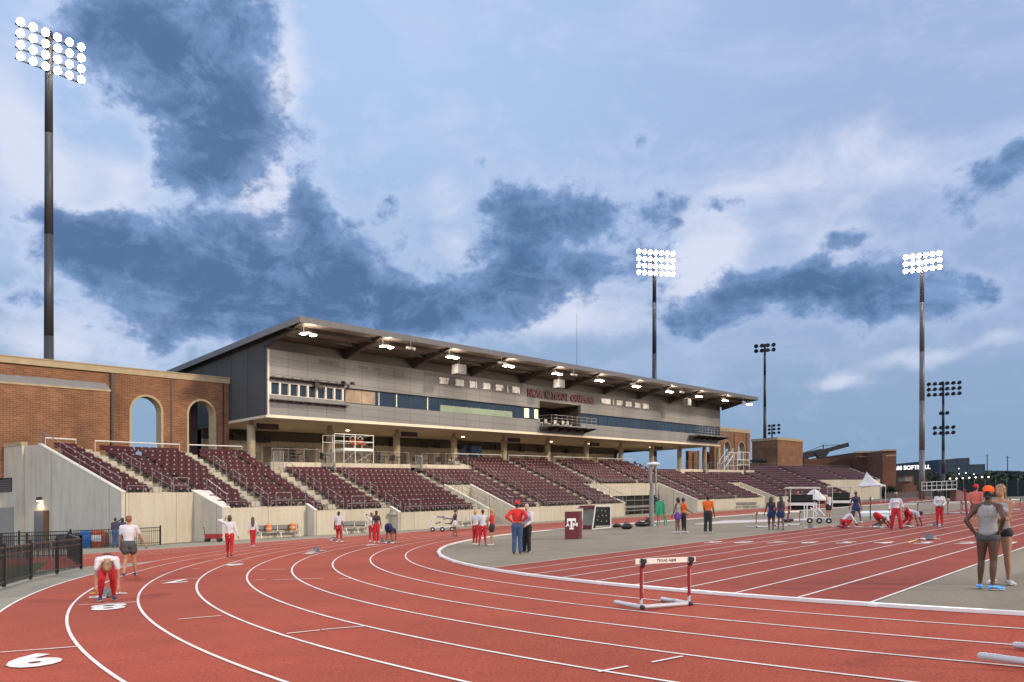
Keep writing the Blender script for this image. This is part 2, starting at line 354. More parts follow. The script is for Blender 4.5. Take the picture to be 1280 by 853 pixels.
    # head
    b.ell(hc+hup*.014*H, (.040*H,.050*H,.048*H), HM); b.ell(hc-hup*.020*H+hf2*.010*H, (.033*H,.038*H,.045*H), HM); b.cap(hc-hup*.045*H+hf2*.022*H, .017*H, hc-hup*.04*H-hf2*.012*H, .026*H)
    b.cap(hc+hf2*.046*H+hup*.006*H, .005*H, hc+hf2*.056*H-hup*.012*H, .0085*H, seg=8)
    for s in (-1,1): b.ell(hc+hr2*s*.041*H-hup*.005*H-hf2*.002*H, (.006*H,.012*H,.019*H), HM)
    me = remesh(b, vox*.8, 12)
    # hands: palm, four bent fingers of unequal length and a thumb, plus the eyes and lips, go into the same body mesh
    hb = MB()
    for i in (0,1):
        fd = (wr[i]-el[i]).normalized(); hd = po['hdl'] if i == 0 else po['hdr']
        d = Vector(hd).normalized() if hd else fd
        inw = (pel+up*.1*H-wr[i]); inw = (inw-d*inw.dot(d)); inw = inw.normalized() if inw.length > 1e-4 else Vector((1,0,0))
        th_ = d.cross(inw)*(1 if i == 0 else -1); th_.normalize()     # across the palm, thumb side
        if th_.dot(fwd) < 0: th_ = -th_
        c0 = wr[i]; c1 = wr[i]+d*.045*H
        hb.cap(c0, .0125*H, c1, .0125*H, side=th_, k=1.75, seg=10, ends=2)
        for j, (o_, L_) in enumerate(((.018,.040),(.006,.045),(-.006,.042),(-.017,.033))):
            a0 = c1+th_*o_*H; a1 = a0+d*L_*.5*H+inw*.004*H; a2 = a1+(d*.8+inw*.6).normalized()*L_*.5*H
            hb.cap(a0, .0052*H, a1, .0048*H, seg=6, ends=1); hb.cap(a1, .0048*H, a2, .004*H, seg=6, ends=1)
        a0 = c0+d*.012*H+th_*.018*H; a1 = a0+(d*.6+th_*.75).normalized()*.026*H; a2 = a1+(d*.9+inw*.3).normalized()*.022*H
        hb.cap(a0, .0068*H, a1, .0058*H, seg=6, ends=1); hb.cap(a1, .0058*H, a2, .0048*H, seg=6, ends=1)
    hb.cur = 1
    for s in (-1,1): hb.ell(hc+hr2*s*.017*H+hf2*.0455*H+hup*.006*H, (.0075*H,.004*H,.004*H), HM, 8, 5); hb.ell(hc+hr2*s*.017*H+hf2*.047*H+hup*.018*H, (.010*H,.003*H,.0022*H), HM, 8, 5)
    hb.cur = 2; hb.ell(hc-hup*.026*H+hf2*.0475*H, (.012*H,.004*H,.0038*H), HM, 8, 5)
    hme = hb.mesh('h', [], smooth=True); bm = bmesh.new(); bm.from_mesh(me); bm.from_mesh(hme); bm.to_mesh(me); bm.free()
    me.materials.clear()
    for m_ in (SKIN[skin], m_eye, m_lip): me.materials.append(m_)
    me.name = 'person_body'; link('body', me, t); bpy.data.meshes.remove(hme)
    def put(nm, mb, m_, v=None, lab=None, sm=8):
        me = remesh(mb, v or vox, sm); me.materials.clear(); me.materials.append(m_); me.name = nm; o = link(nm, me, t)
        if lab: o['label'] = lab
        return o
    # ---------------- tops
    k, c = top
    b = MB(); inf = {'jacket':.009,'tee':.009,'long':.007,'tank':.010,'bra':.006,'crop':.012,'dress':.008,'shirt':.014}[k]*H/1.0
    d0 = {'jacket':-.075,'tee':-.06,'long':-.055,'tank':.025,'bra':.165,'crop':.10,'dress':-.09,'shirt':-.02}[k]
    d1 = .242 if k in ('tank','bra','dress') else .28
    torso(b, inf*.75, max(d0,-.03), d1)
    if k == 'jacket': b.cap(pel+up*-.012*H, .052*H+inf, pel+up*.03*H, .052*H+inf*.8, side=right, k=1.5, seg=16, ends=1)
    if fem:
        for s in (-1,1): b.ell(pel+up*.205*H+right*s*.036*H+fwd*.042*H, (.036*H+inf*.6,.031*H+inf*.6,.036*H))
    if k in ('tank','dress'): b.ell(pel+up*.022*H-fwd*.012*H, (.076*H+inf,.052*H+inf,.045*H), bodyR)
    if k in ('tank','bra','dress'):
        for s in (-1,1): b.cap(pel+up*.25*H+right*s*.050*H+fwd*.03*H, .012*H+.003, pel+up*.298*H+right*s*.052*H, .012*H+.004); b.cap(pel+up*.300*H+right*s*.050*H, .012*H+.004, pel+up*.255*H+right*s*.018*H-fwd*.050*H, .012*H+.003); b.cap(pel+up*.255*H+right*s*.018*H-fwd*.050*H, .013*H+.003, pel+up*.19*H+right*s*.012*H-fwd*.052*H, .016*H+.003)
    else:
        b.cap(sh[0], .028*H+inf*.6, sh[1], .028*H+inf*.6); [b.cap(nb+up*.004*H, .026*H+inf*.6, s_, .028*H+inf*.6) for s_ in sh]
        for i in (0,1):
            e1 = sh[i].lerp(el[i], .62 if k in ('tee',) else 1.0)
            b.cap(sh[i], .032*H+inf*.8, e1, .0265*H+inf*.9, seg=12, ends=2)
            if k in ('long','jacket','crop','shirt'): b.cap(el[i], .0245*H+inf*.8, el[i].lerp(wr[i],.93), .0155*H+inf*.7, seg=12, ends=1)
        b.cap(nb-up*.02*H, .036*H+.004, nb+up*.004*H, .033*H+.004, seg=12, ends=1)
    nm = {'jacket':'jacket','tee':'shirt','long':'sweatshirt','tank':'vest','bra':'sports_top','crop':'sweatshirt','dress':'vest','shirt':'shirt'}[k]
    put(nm, b, CL[c])
    # ---------------- bottoms
    k, c = bot; b = MB(); inf = {'leggings':.004,'capri':.004,'pants':.012,'flare':.010,'shorts':.012,'briefs':.004,'jeans':.008}[k]*H+.003
    top_ = .045 if k != 'briefs' else -.01
    b.cap(pel-up*.03*H, .051*H+inf, pel+up*top_*H, .050*H+inf, side=right, k=1.52, seg=16, ends=1)
    for s in (-1,1): b.ell(pel-up*.012*H+right*s*.037*H-fwd*.018*H, (.047*H+inf,.045*H+inf,.051*H+inf))
    for i in (0,1):
        f_ = {'leggings':1,'capri':1,'pants':1,'flare':1,'shorts':.45,'briefs':.14,'jeans':1}[k]
        km = hips[i].lerp(kn[i], f_)
        if f_ < 1: b.cap(hips[i], .055*H+inf, km, .054*H-.010*H*f_+inf*1.6, seg=14, ends=1)
        else:
            b.cap(hips[i], .055*H+inf, hips[i].lerp(kn[i],.4), .048*H+inf, seg=14); b.cap(hips[i].lerp(kn[i],.4), .048*H+inf, kn[i], .033*H+inf, seg=14)
            g_ = {'leggings':.96,'capri':.62,'pants':1.0,'flare':1.0,'jeans':1.0}[k]
            bulge = kn[i].lerp(an[i],.3)+(Vector(po['kl' if i == 0 else 'kr']).normalized()*(-.006*H))
            b.cap(kn[i], .031*H+inf, bulge, .033*H+inf, seg=14)
            re = {'leggings':.020*H,'capri':.026*H,'pants':.024*H+inf,'flare':.034*H+inf,'jeans':.026*H+inf}[k]
            b.cap(bulge, .033*H+inf, bulge.lerp(an[i], (g_-.3)/.7), re+.002, seg=14, ends=1)
    put({'leggings':'leggings','capri':'leggings','pants':'trousers','flare':'trousers','shorts':'shorts','briefs':'shorts','jeans':'jeans'}[k], b, CL[c])
    # ---------------- shoes
    if shoes:
        for i in (0,1):
            b = MB(); toe, d = toes[i]; sd_ = Vector((-d.y,d.x,0)); heel = an[i]-d*.024*H; heel.z = an[i].z-.022*H
            b.cap(heel, .0225*H, an[i]+Vector((0,0,-.010*H)), .0215*H, seg=12); b.cap(heel, .021*H, heel.lerp(toe,.55)+Vector((0,0,.006*H)), .0195*H, side=sd_, k=1.2, seg=12); b.cap(heel.lerp(toe,.5), .0185*H, toe, .0125*H, side=sd_, k=1.75, seg=12)
            so = put('shoe', b, SH[shoes], vox*.7, sm=2)
            b = MB(); hz = heel.copy(); hz.z = .006*H; tz = toe.copy(); tz.z = max(.006*H, toe.z-.012*H); b.cap(hz+Vector((0,0,max(0,heel.z-.02*H))), .006*H, tz, .005*H, side=sd_, k=4.4, seg=14, ends=2); lpart('sole', b, SH['white'] if shoes != 'white' else SH['pale'], so, True)
    # ---------------- hair / cap
    k, c = hair; m_ = HAIR[c]
    if cap: k = 'cropped'
    if k == 'cropped':
        b = MB(); b.ell(hc-hf2*.016*H-hup*.004*H, (.040*H,.042*H,.046*H), HM); b.ell(hc-hf2*.034*H-hup*.042*H, (.024*H,.020*H,.020*H)); put('hair', b, m_, max(.010, vox*.8), sm=1)
    elif k != 'none':
        b = MB(); b.ell(hc+hup*.022*H-hf2*.006*H, (.045*H,.053*H,.048*H), HM); b.ell(hc+hup*.000*H-hf2*.020*H, (.043*H,.040*H,.050*H), HM)
        if k in ('bob',): b.cap(hc-hf2*.026*H, .042*H, hc-hf2*.024*H-Vector((0,0,.055*H)), .038*H, side=hr2, k=1.25, seg=12)
        if k == 'long':
            bk = -hf2; dn = Vector((0,0,-1)); b.cap(hc-hf2*.028*H, .040*H, hc-hf2*.045*H+dn*.09*H, .036*H, side=hr2, k=1.4, seg=12); b.cap(hc-hf2*.045*H+dn*.09*H, .034*H, pel+up*.16*H-fwd*.062*H, .020*H, side=hr2, k=1.9, seg=12)
        if k == 'ponytail': b.ell(hc+hup*.03*H-hf2*.06*H, (.018*H,.018*H,.018*H)); b.cap(hc+hup*.03*H-hf2*.066*H, .018*H, hc-hf2*.085*H-Vector((0,0,.07*H)), .016*H); b.cap(hc-hf2*.085*H-Vector((0,0,.07*H)), .017*H, hc-hf2*.075*H-Vector((0,0,.13*H)), .006*H)
        if k == 'bun': b.ell(hc+hup*.052*H-hf2*.035*H, (.030*H,.030*H,.026*H)); b.ell(hc+hup*.02*H-hf2*.01*H, (.049*H,.056*H,.048*H), HM)
        # keep the face open
        o = put('hair', b, m_, max(.010, vox*.8), sm=1)
        me = o.data; bm = bmesh.new(); bm.from_mesh(me)
        kill = [v for v in bm.verts if (v.co-hc).dot(hf2) > .020*H and (v.co-hc).dot(hup) < .030*H and (v.co-hc).length < .075*H]
        bmesh.ops.delete(bm, geom=kill, context='VERTS'); bm.to_mesh(me); bm.free()
    if cap:
        cc, back = cap; b = MB(); b.ell(hc+hup*.034*H-hf2*.004*H, (.051*H,.060*H,.046*H), HM); bf = hf2*(-1 if back else 1)
        b.cap(hc+hup*.020*H+bf*.045*H, .006*H+.003, hc+hup*.012*H+bf*.088*H, .005*H+.003, side=hr2, k=4.2, seg=14, ends=1); b.ell(hc+hup*.072*H, (.005*H,.005*H,.004*H))
        put('cap', b, CL[cc], max(.009, vox*.7), sm=1)
    if extra: extra(t, dict(H=H, wr=wr, el=el, sh=sh, pel=pel, up=up, right=right, fwd=fwd, hc=hc, hf=hf2, an=an))
    return t
def HT(px, fy, hy): x, Y = G(px, fy); return (fy-hy)*Y/FPX
def stand(label, px, fy, hy, yaw, **kw): return person(label, (px, fy), min(1.98, max(1.5, HT(px, fy, hy)-.0)), yaw, **kw)
WALK = dict(fl=(-.05,.10,.045), fr=(.05,-.12,.065), pel=(0,0,.51))
def phone(t, J):
    b = MB(); p = J['wr'][1]+(J['wr'][1]-J['el'][1]).normalized()*.08*J['H']; b.box(p.x-.035,p.x+.035,p.y-.005,p.y+.075,p.z-.01,p.z+.01); o = lpart('phone', b, m_black, t)
# left of the picture
def tee_mark(t, J):      # maroon block lettering across the back of the bent athlete's shirt
    H = J['H']; b = MB(); n = -J['fwd']
    def pt(a, c): return J['pel']+J['up']*(.175+c)*H+J['right']*a*H+n*(.086*H)
    for a, c, w, h in ((0,-.028,.095,.020),(0,.012,.040,.012),(0,.026,.018,.02),(-.03,.02,.012,.02),(.03,.02,.012,.02)):
        q = [pt(a-w/2,c-h/2), pt(a+w/2,c-h/2), pt(a+w/2,c+h/2), pt(a-w/2,c+h/2)]; b.hexa([p-n*.02 for p in q], [p+n*.004 for p in q])
    lpart('shirt_crest', b, m_letm, t)
person('athlete in white shirt and red leggings folded over a starting block, head down', (134,753), 1.74, 180, dict(pel=(0,-.20,.455), lean=79, hp=78, hl=(-.13,.09,.10), hr=(.13,.09,.10), fl=(-.075,-.17,.05), fr=(.075,-.15,.05), pl=(-1,0,.2), pr=(1,0,.2), hdl=(0,.35,-.9), hdr=(0,.35,-.9)), ('tee','white'), ('leggings','red'), 'tan', ('bun','lightbrown'), 'navy', vox=.011, extra=tee_mark)
stand('man in white t-shirt and black shorts walking away with a phone in his right hand', 161, 721, 643, 14, pose=dict(WALK, fl=(-.05,-.10,.06), fr=(.075,.12,.045), hl=(-.15,.08,.47), hr=(.22,.13,.47), pl=(-.3,-1,0), pr=(.4,-1,0)), top=('tee','white'), bot=('shorts','dkgrey'), skin='tan', hair=('short','ginger'), shoes='navy', vox=.011, extra=phone, fem=False)
stand('woman in white long sleeves and red leggings with short dark hair, left elbow raised', 287, 697, 643, 5, pose=dict(WALK, hl=(-.10,.06,.86), pl=(-1,-.2,0), hr=(.20,-.02,.43), hdl=(0,.3,1)), top=('long','white'), hair=('bob','brown'), shoes='black', vox=.012, skin='brown')
stand('woman with very long dark hair in white top and red leggings walking by the wall', 316, 684, 646, 0, pose=dict(fl=(-.03,.02,.045), fr=(.04,-.04,.05)), top=('long','white'), hair=('long','brown'), shoes='pale', skin='brown')
stand('person in dark jacket and jeans leaning near the grey wall corner', 144, 684.5, 647, 10, pose=dict(hl=(-.10,.14,.60), hr=(.10,.16,.60)), top=('long','darktop'), bot=('jeans','jeans'), skin='dark', hair=('short','black'), shoes='black')
stand('dark haired person with raised hand, half hidden by the man in white t-shirt', 153, 684, 647, -20, pose=dict(hl=(-.05,.10,.90), pl=(-.5,.8,0), hr=(.10,.1,.55)), top=('long','darktop'), bot=('jeans','dkgrey'), skin='dark', hair=('bob','black'), shoes='black')
stand('man in grey-white t-shirt and red three-quarter leggings by the bench', 423, 678.5, 638.5, 25, pose=dict(fl=(-.06,.02,.045), fr=(.08,.05,.045), pel=(0,-.02,.505), lean=6, hr=(.16,.06,.42)), top=('tee','white'), bot=('capri','red'), skin='brown', hair=('short','black'), shoes='white', fem=False)
stand('woman in white and red with both hands behind her head', 464.5, 677.5, 641, 160, pose=dict(fl=(-.06,.05,.045), fr=(.05,-.05,.045), hl=(-.05,-.03,.87), hr=(.05,-.03,.87), pl=(-1,.1,.2), pr=(1,.1,.2), hdl=(.5,-.3,.2), hdr=(-.5,-.3,.2)), top=('tee','white'), skin='brown', hair=('bun','black'), shoes='pale')
stand('woman in a black crop top and wide red trousers standing by the starting blocks', 470.5, 678.5, 638, 175, pose=dict(hl=(-.16,.02,.42), hr=(.15,.03,.42)), top=('bra','black'), bot=('flare','red'), skin='dark', hair=('short','black'), shoes='white')
person('athlete in navy shorts bent double, touching the track near the pair in red', (486,680), 1.70, 20, dict(pel=(0,-.03,.50), lean=112, hp=20, fl=(-.09,.0,.045), fr=(.09,.0,.045), hl=(.05,.20,.10), hr=(.12,.22,.10), pl=(-.3,-.2,1), pr=(.3,-.2,1), hdl=(0,.2,-1), hdr=(0,.2,-1)), ('tee','navy'), ('shorts','navy'), 'brown', ('short','black'), 'pale')
stand('runner in blue top and white shorts side-on by the block rack', 569, 671.5, 636, -75, pose=dict(hl=(-.12,.12,.50), hr=(.10,.14,.52), fl=(-.02,.06,.045), fr=(.03,-.04,.045)), top=('tank','navy'), bot=('shorts','white'), skin='brown', hair=('ponytail','brown'), shoes='black')
stand('blond person in white t-shirt and red leggings, left one of the close pair', 594.5, 682, 636.5, 35, pose=dict(fl=(-.09,.03,.045), fr=(.05,-.03,.045), hl=(-.12,.10,.52), hr=(.10,.12,.5)), top=('tee','white'), skin='tan', hair=('bob','blond'), shoes='pale')
stand('brown haired person in white t-shirt and red leggings, right one of the close pair', 603.5, 683, 636.8, 8, pose=dict(fl=(-.10,.0,.045), fr=(.08,-.02,.045), hl=(-.13,.10,.52), hr=(.12,.10,.5)), top=('tee','white'), skin='tan', hair=('bun','brown'), shoes='black')
stand('woman in red t-shirt and black shorts with a blond ponytail, hands raised in talk', 615, 682.5, 636, -80, pose=dict(hl=(-.08,.22,.66), hr=(.06,.24,.64), pl=(0,-.3,-1), pr=(0,-.3,-1)), top=('tee','redtop'), bot=('shorts','black'), skin='tan', hair=('ponytail','blond'), shoes='pale')
stand('man in bright red jacket and red cap, hands on hips, blue jeans', 646.5, 693, 626, 5, pose=dict(hl=(-.085,-.05,.60), hr=(.085,-.05,.60), pl=(-1,-.7,0), pr=(1,-.7,0), hdl=(.7,-.1,-.4), hdr=(-.7,-.1,-.4), fl=(-.06,0,.045), fr=(.06,.0,.045)), top=('jacket','redtop'), bot=('jeans','jeans'), skin='tan', hair=('short','black'), shoes='black', cap=('redtop',False), vox=.011, fem=False)
stand('grey haired man in white shirt and black trousers facing the man in the red jacket', 658.5, 691.2, 629.5, -150, pose=dict(hl=(-.08,.16,.56), hr=(.12,.12,.55), pl=(-.6,-.8,-.4), pr=(.6,-.8,-.4)), top=('shirt','white'), bot=('pants','black'), skin='fair', hair=('short','grey'), shoes='black', vox=.012, fem=False)
stand('athlete in purple shorts and pale vest with an orange bib, black hair, standing side-on', 847.5, 667, 621.5, -60, pose=dict(fl=(-.06,.02,.045), fr=(.05,.0,.045), hl=(-.12,.1,.5), hr=(.1,.12,.52)), top=('tank','grey'), bot=('shorts','purple'), skin='brown', hair=('bob','black'), shoes='pale')
stand('person in orange shirt and dark leggings close beside the athlete in purple shorts', 854, 666.5, 622, 60, pose=dict(fl=(-.05,.02,.045), fr=(.05,.04,.045), hl=(-.1,.12,.55), hr=(.08,.2,.58)), top=('tee','orange'), bot=('leggings','black'), skin='brown', hair=('short','black'), shoes='pale')
stand('man in orange t-shirt and black trousers standing alone on the infield', 885, 667, 618.5, 10, pose=dict(fl=(-.07,0,.045), fr=(.065,0,.045), hl=(-.11,.12,.52), hr=(.17,.0,.42)), top=('tee','orange'), bot=('pants','black'), skin='dark', hair=('short','black'), shoes='pale', vox=.012, fem=False)
stand('woman in navy vest and shorts with long black hair, left one behind the hurdles', 964, 663, 621, 15, pose=dict(hl=(-.2,.02,.5), pl=(-1,-.6,0), fl=(-.07,.02,.045), fr=(.06,-.02,.045)), top=('dress','navy'), bot=('shorts','navy'), skin='dark', hair=('long','black'), shoes='black')
stand('woman in dark blue patterned top with long black hair, right one behind the hurdles', 976, 663, 620, -25, pose=dict(hl=(-.1,.14,.58), hr=(.12,.12,.55), fl=(-.05,.05,.045), fr=(.05,-.05,.045)), top=('dress','darktop'), bot=('shorts','navy'), skin='brown', hair=('long','black'), shoes='black')
stand('official in orange vest and dark trousers under the pale flat canopy', 997.5, 635.8, 613.5, 10, top=('tee','orange'), bot=('pants','black'), skin='tan', hair=('short','grey'), shoes='black', vox=.02, fem=False)
stand('official dressed in white beside the one in the orange vest', 1001.5, 635.8, 615, 10, top=('tee','white'), bot=('pants','white'), skin='tan', hair=('short','brown'), shoes='white', vox=.02, fem=False)
stand('runner in white vest and black shorts behind the wheeled cart', 1036, 651.0, 615.3, -40, pose=dict(hl=(-.1,.12,.55), hr=(.14,.1,.5)), top=('tank','white'), bot=('shorts','black'), skin='tan', hair=('bob','brown'), shoes='white', vox=.016)
stand('small figure in maroon behind the runner in the white vest', 1043.5, 633.5, 616.5, 30, top=('tee','maroon'), bot=('shorts','maroon'), skin='brown', hair=('short','black'), shoes='black', vox=.02)
stand('runner in navy vest striding with legs apart in front of the tent', 1069, 653.8, 613, 165, pose=dict(fl=(-.14,.10,.045), fr=(.07,-.08,.045), pel=(-.02,0,.49), hl=(-.17,.05,.45), hr=(.17,.0,.45)), top=('dress','navy'), bot=('shorts','navy'), skin='dark', hair=('bun','black'), shoes='white', vox=.015)
person('kneeling athlete in white sleeves and red leggings, leftmost of the crouched sprinters', (1058,660.5), 1.66, 75, dict(pel=(0,-.12,.20), lean=48, hp=5, hl=(-.08,.33,.07), hr=(.10,.30,.07), fl=(-.05,-.22,.05), fr=(.07,-.06,.045), kl=(0,1,-.3), kr=(0,1,.5), pl=(-.4,-.4,0), pr=(.4,-.4,0), hdl=(0,.4,-.6), hdr=(0,.4,-.6)), ('long','white'), ('leggings','red'), 'dark', ('short','black'), 'black')
person('crouching athlete in red shorts and white top with hips raised in the blocks', (1101,660.5), 1.68, 72, dict(pel=(0,-.12,.36), lean=100, hp=-15, hl=(-.09,.22,.07), hr=(.09,.22,.07), fl=(-.05,-.22,.06), fr=(.05,-.06,.05), pl=(-.3,-.3,.3), pr=(.3,-.3,.3), hdl=(0,.2,-1), hdr=(0,.2,-1)), ('tee','white'), ('shorts','red'), 'dark', ('short','black'), 'white')
stand('athlete in white cropped sleeves and wide red trousers striding across the lanes', 1120, 662.2, 614, 178, pose=dict(fl=(-.12,.03,.045), fr=(.115,-.02,.045), pel=(0,0,.495), hl=(-.18,.06,.55), hr=(.16,.1,.52)), top=('long','white'), bot=('flare','red'), skin='brown', hair=('short','blond'), shoes='black', vox=.012)
person('athlete in red leggings bent forward with straight arms to the lane behind the striding one', (1138,659.5), 1.72, 65, dict(pel=(0,-.12,.46), lean=105, hp=-20, hl=(-.09,.24,.08), hr=(.09,.26,.08), fl=(-.05,-.24,.07), fr=(.05,-.10,.05), pl=(-.3,-.3,.3), pr=(.3,-.3,.3), hdl=(0,.2,-1), hdr=(0,.2,-1)), ('tee','white'), ('leggings','red'), 'dark', ('short','black'), 'white')
stand('athlete in white sleeves and red leggings looking down at something held at the waist', 1174.5, 658.8, 613, 170, pose=dict(fl=(-.06,.02,.045), fr=(.06,0,.045), hp=25, hl=(-.05,.13,.57), hr=(.06,.13,.56), pl=(-.7,-.6,-.3), pr=(.7,-.6,-.3)), top=('long','white'), skin='dark', hair=('bob','black'), shoes='black', vox=.012)
stand('man in salmon t-shirt and red cap standing behind the woman in the orange cap', 1220, 664, 605.5, 25, pose=dict(hl=(-.12,.12,.55), hr=(.1,.15,.58)), top=('tee','salmon'), bot=('shorts','maroon'), skin='tan', hair=('short','black'), shoes='black', cap=('redtop',False), vox=.012, fem=False)
# the two women in the foreground at the right
stand('woman in bright orange cap and grey racerback vest, hands on hips, blue shoes', 1236.5, 738, 607.5, 12, pose=dict(pel=(-.01,0,.52), hl=(-.12,-.015,.535), hr=(.10,-.04,.57), pl=(-1,-.35,-.1), pr=(.55,-1,-.1), hdl=(.45,.1,-.8), hdr=(-.45,.25,-.7), fl=(-.085,.03,.045), fr=(.035,-.03,.045), fyl=20, fyr=-50, hp=8), top=('tank','grey'), bot=('briefs','dkgrey'), skin='dark', hair=('bun','black'), shoes='blue', cap=('capor',True), vox=.009)
stand('woman with light brown hair in pale vest and black shorts, arms folded, facing the camera', 1251, 731, 604.5, 195, pose=dict(pel=(0,0,.52), hl=(.055,.12,.665), hr=(-.05,.13,.64), pl=(-.6,-.6,-.8), pr=(.6,-.6,-.8), hdl=(1,.1,.1), hdr=(-1,.1,.1), fl=(-.07,.0,.045), fr=(.07,-.02,.045), fyl=40, hp=4, hy=10), top=('tank','grey'), bot=('briefs','black'), skin='tan', hair=('ponytail','lightbrown'), shoes='pale', vox=.009)
# ================================================================== SETTING
def struct(name, mb, m, kind='structure'):
    return tag(link(name, mb.mesh(name, m, True)), kind=kind)
def poly(mb, pts, z):
    o = len(mb.v); mb.v += [(x, y, z) for x, y in pts]; mb.f.append(tuple(range(o, o+len(pts)))); mb.m.append(mb.cur)
def strip(mb, a, b, z):          # quads between two plan polylines
    for i in range(len(a)-1):
        mb.add([a[i]+(z,), a[i+1]+(z,), b[i+1]+(z,), b[i]+(z,)], [(0,1,2,3)])
def oval(r, n=160, u1=150., t0=0., t1=180.):      # home side straight -> bend -> near straight, radius r
    pts = []
    for i in range(12): pts.append(P(u1*(1-i/12.), -r))
    for i in range(n+1):
        t = math.radians(i*180/n); pts.append(P(-r*math.sin(t), -r*math.cos(t)))
    for i in range(1, 13): pts.append(P(u1*i/12., r))
    return pts
g = MB()
for i in range(-12, 12):
    for j in range(-2, 22):
        x0, x1, y0, y1 = i*250., i*250.+250, j*250.-60, j*250.+190
        g.add([(x0,y0,-.03),(x1,y0,-.03),(x1,y1,-.03),(x0,y1,-.03)], [(0,1,2,3)])
struct('ground', g, m_field)
g = MB(); poly(g, [P(-75,-49), P(150,-49), P(150,60), P(-75,60)], -.008); struct('apron', g, m_apron)
g = MB(); poly(g, [P(-70,-82), P(-21,-82), P(-21,-48.9), P(-70,-48.9)], -.008); struct('service_pavement', g, m_apron)
# track: nine lanes
g = MB(); strip(g, oval(RAD), oval(RAD+9*LW), .0); struct('running_track', g, m_track)
# chute of the home straight, beyond the bend
g = MB(); A = []; B = []
RO = RAD+9*LW
for i in range(41):
    t = i/40.; A.append(P(-46*t, -RO-.0)); vv = -math.sqrt(max(0, RO*RO-(46*t)**2)) if 46*t < RO*math.sin(math.acos(RAD/RO)) else -RAD
    B.append(P(-46*t, min(vv, -RAD)))
strip(g, A, B, -.004); struct('track_chute', g, m_track)
g = MB(); pts = oval(RAD-.02); poly(g, pts, .002); struct('infield', g, m_grey)
# sprint lanes across the infield
V0 = -13.72
g = MB(); n = 40
a = []; b = []
for i in range(n+1):
    v = V0+9*LW*i/n; a.append(P(-math.sqrt((RAD-.05)**2-v*v), v)); b.append(P(150, v))
strip(g, a, b, .006); struct('sprint_straight', g, m_track2)
# painted lines
g = MB()
def lineoval(r, w=.045): strip(g, oval(r-w/2), oval(r+w/2), .008)
for k in range(1, 10): lineoval(RAD+k*LW, .05 if k < 9 else .058)
for k in range(10):
    v = V0+k*LW; u0 = -math.sqrt((RAD-.1)**2-v*v)
    strip(g, [P(u0, v-.028), P(150, v-.028)], [P(u0, v+.028), P(150, v+.028)], .012)
for k in range(5, 10):
    v = -(RAD+k*LW); u0 = -math.sqrt(max(0, RO*RO-v*v)); w = .03
    strip(g, [P(u0, v-w), P(-46, v-w)], [P(u0, v+w), P(-46, v+w)], .004)
def seg(p, q, w=.05, z=.012):    # short painted bar between two plan points
    d = Vector((q[0]-p[0], q[1]-p[1])).normalized(); nx, ny = -d.y*w/2, d.x*w/2
    g.add([(p[0]+nx,p[1]+ny,z),(q[0]+nx,q[1]+ny,z),(q[0]-nx,q[1]-ny,z),(p[0]-nx,p[1]-ny,z)], [(0,1,2,3)])
# start and relay marks read off the lanes (two ends each, by where they stand on the ground)
for p, q in [((0,816.5),(100,809)), ((98,757),(174,753)), ((199,727),(252,723)), ((223,775),(276,770.5)),
             ((316,726),(333,725)), ((358,793),(400,788.5)), ((402,788),(458,783.5)), ((341,725.5),(404,723.5)), ((325,712.8),(358,712)),
             ((423,724.5),(440,723.6)), ((396,695.5),(412,695)), ((748,841),(785,834)), ((815,829),(853,821.5)), ((240,712),(250,711)),((287,704),(306,702))]:
    seg(G(*p), G(*q), .05)
me = g.mesh('lane_lines', m_white, True); tag(link('lane_lines', me), kind='structure')
# painted lane numbers (stencilled)
def stencil(txt, x, y, ang, size, sx=1.0, z=.014, m=m_white, off=.030):
    me = textmesh(txt, size, 0, off*size, sx); c, s = math.cos(ang), math.sin(ang)
    for v in me.vertices:
        a, b = v.co.x, v.co.y; X = x+a*c-b*s; Y = y+a*s+b*c; v.co = (X, Y, z+KS*X)
    me.materials.clear(); me.materials.append(m); o = link('lane_number', me); tag(o, kind='structure'); return o
def facing(px, py, extra=0.0):   # direction of the lane seen from the bend centre
    x, y = G(px, py); a = math.atan2(y-OY, x-OX); return x, y, a
NUM = [('9',41,826,1.25),('8',136,759,1.2),('7',222,727,1.1),('6',293,706.5,1.1),('5',388,691.8,1.1),('4',466,681.5,1.1)]
for t, px, py, s in NUM:
    x, y, a = facing(px, py)
    # digits are read by runners heading away along the lane: top of the digit points towards the camera side start
    stencil(t, x, y, a, s*1.25*(1 if t != '9' else .86), .85, off=.034 if t != '9' else .05)
for i, px in enumerate((881,920,966,1008,1052,1099,1151,1203,1265)):
    x, y = P(-14.4+i*.06, V0+LW*(i+.5)); stencil(str(9-i), x, y, math.atan2(-SN, CS), 1.35, .8)
    x, y = P(-1.3-i*.1, V0+LW*(i+.5)); stencil(str(9-i), x, y, math.atan2(-SN, CS), 1.0, .8)
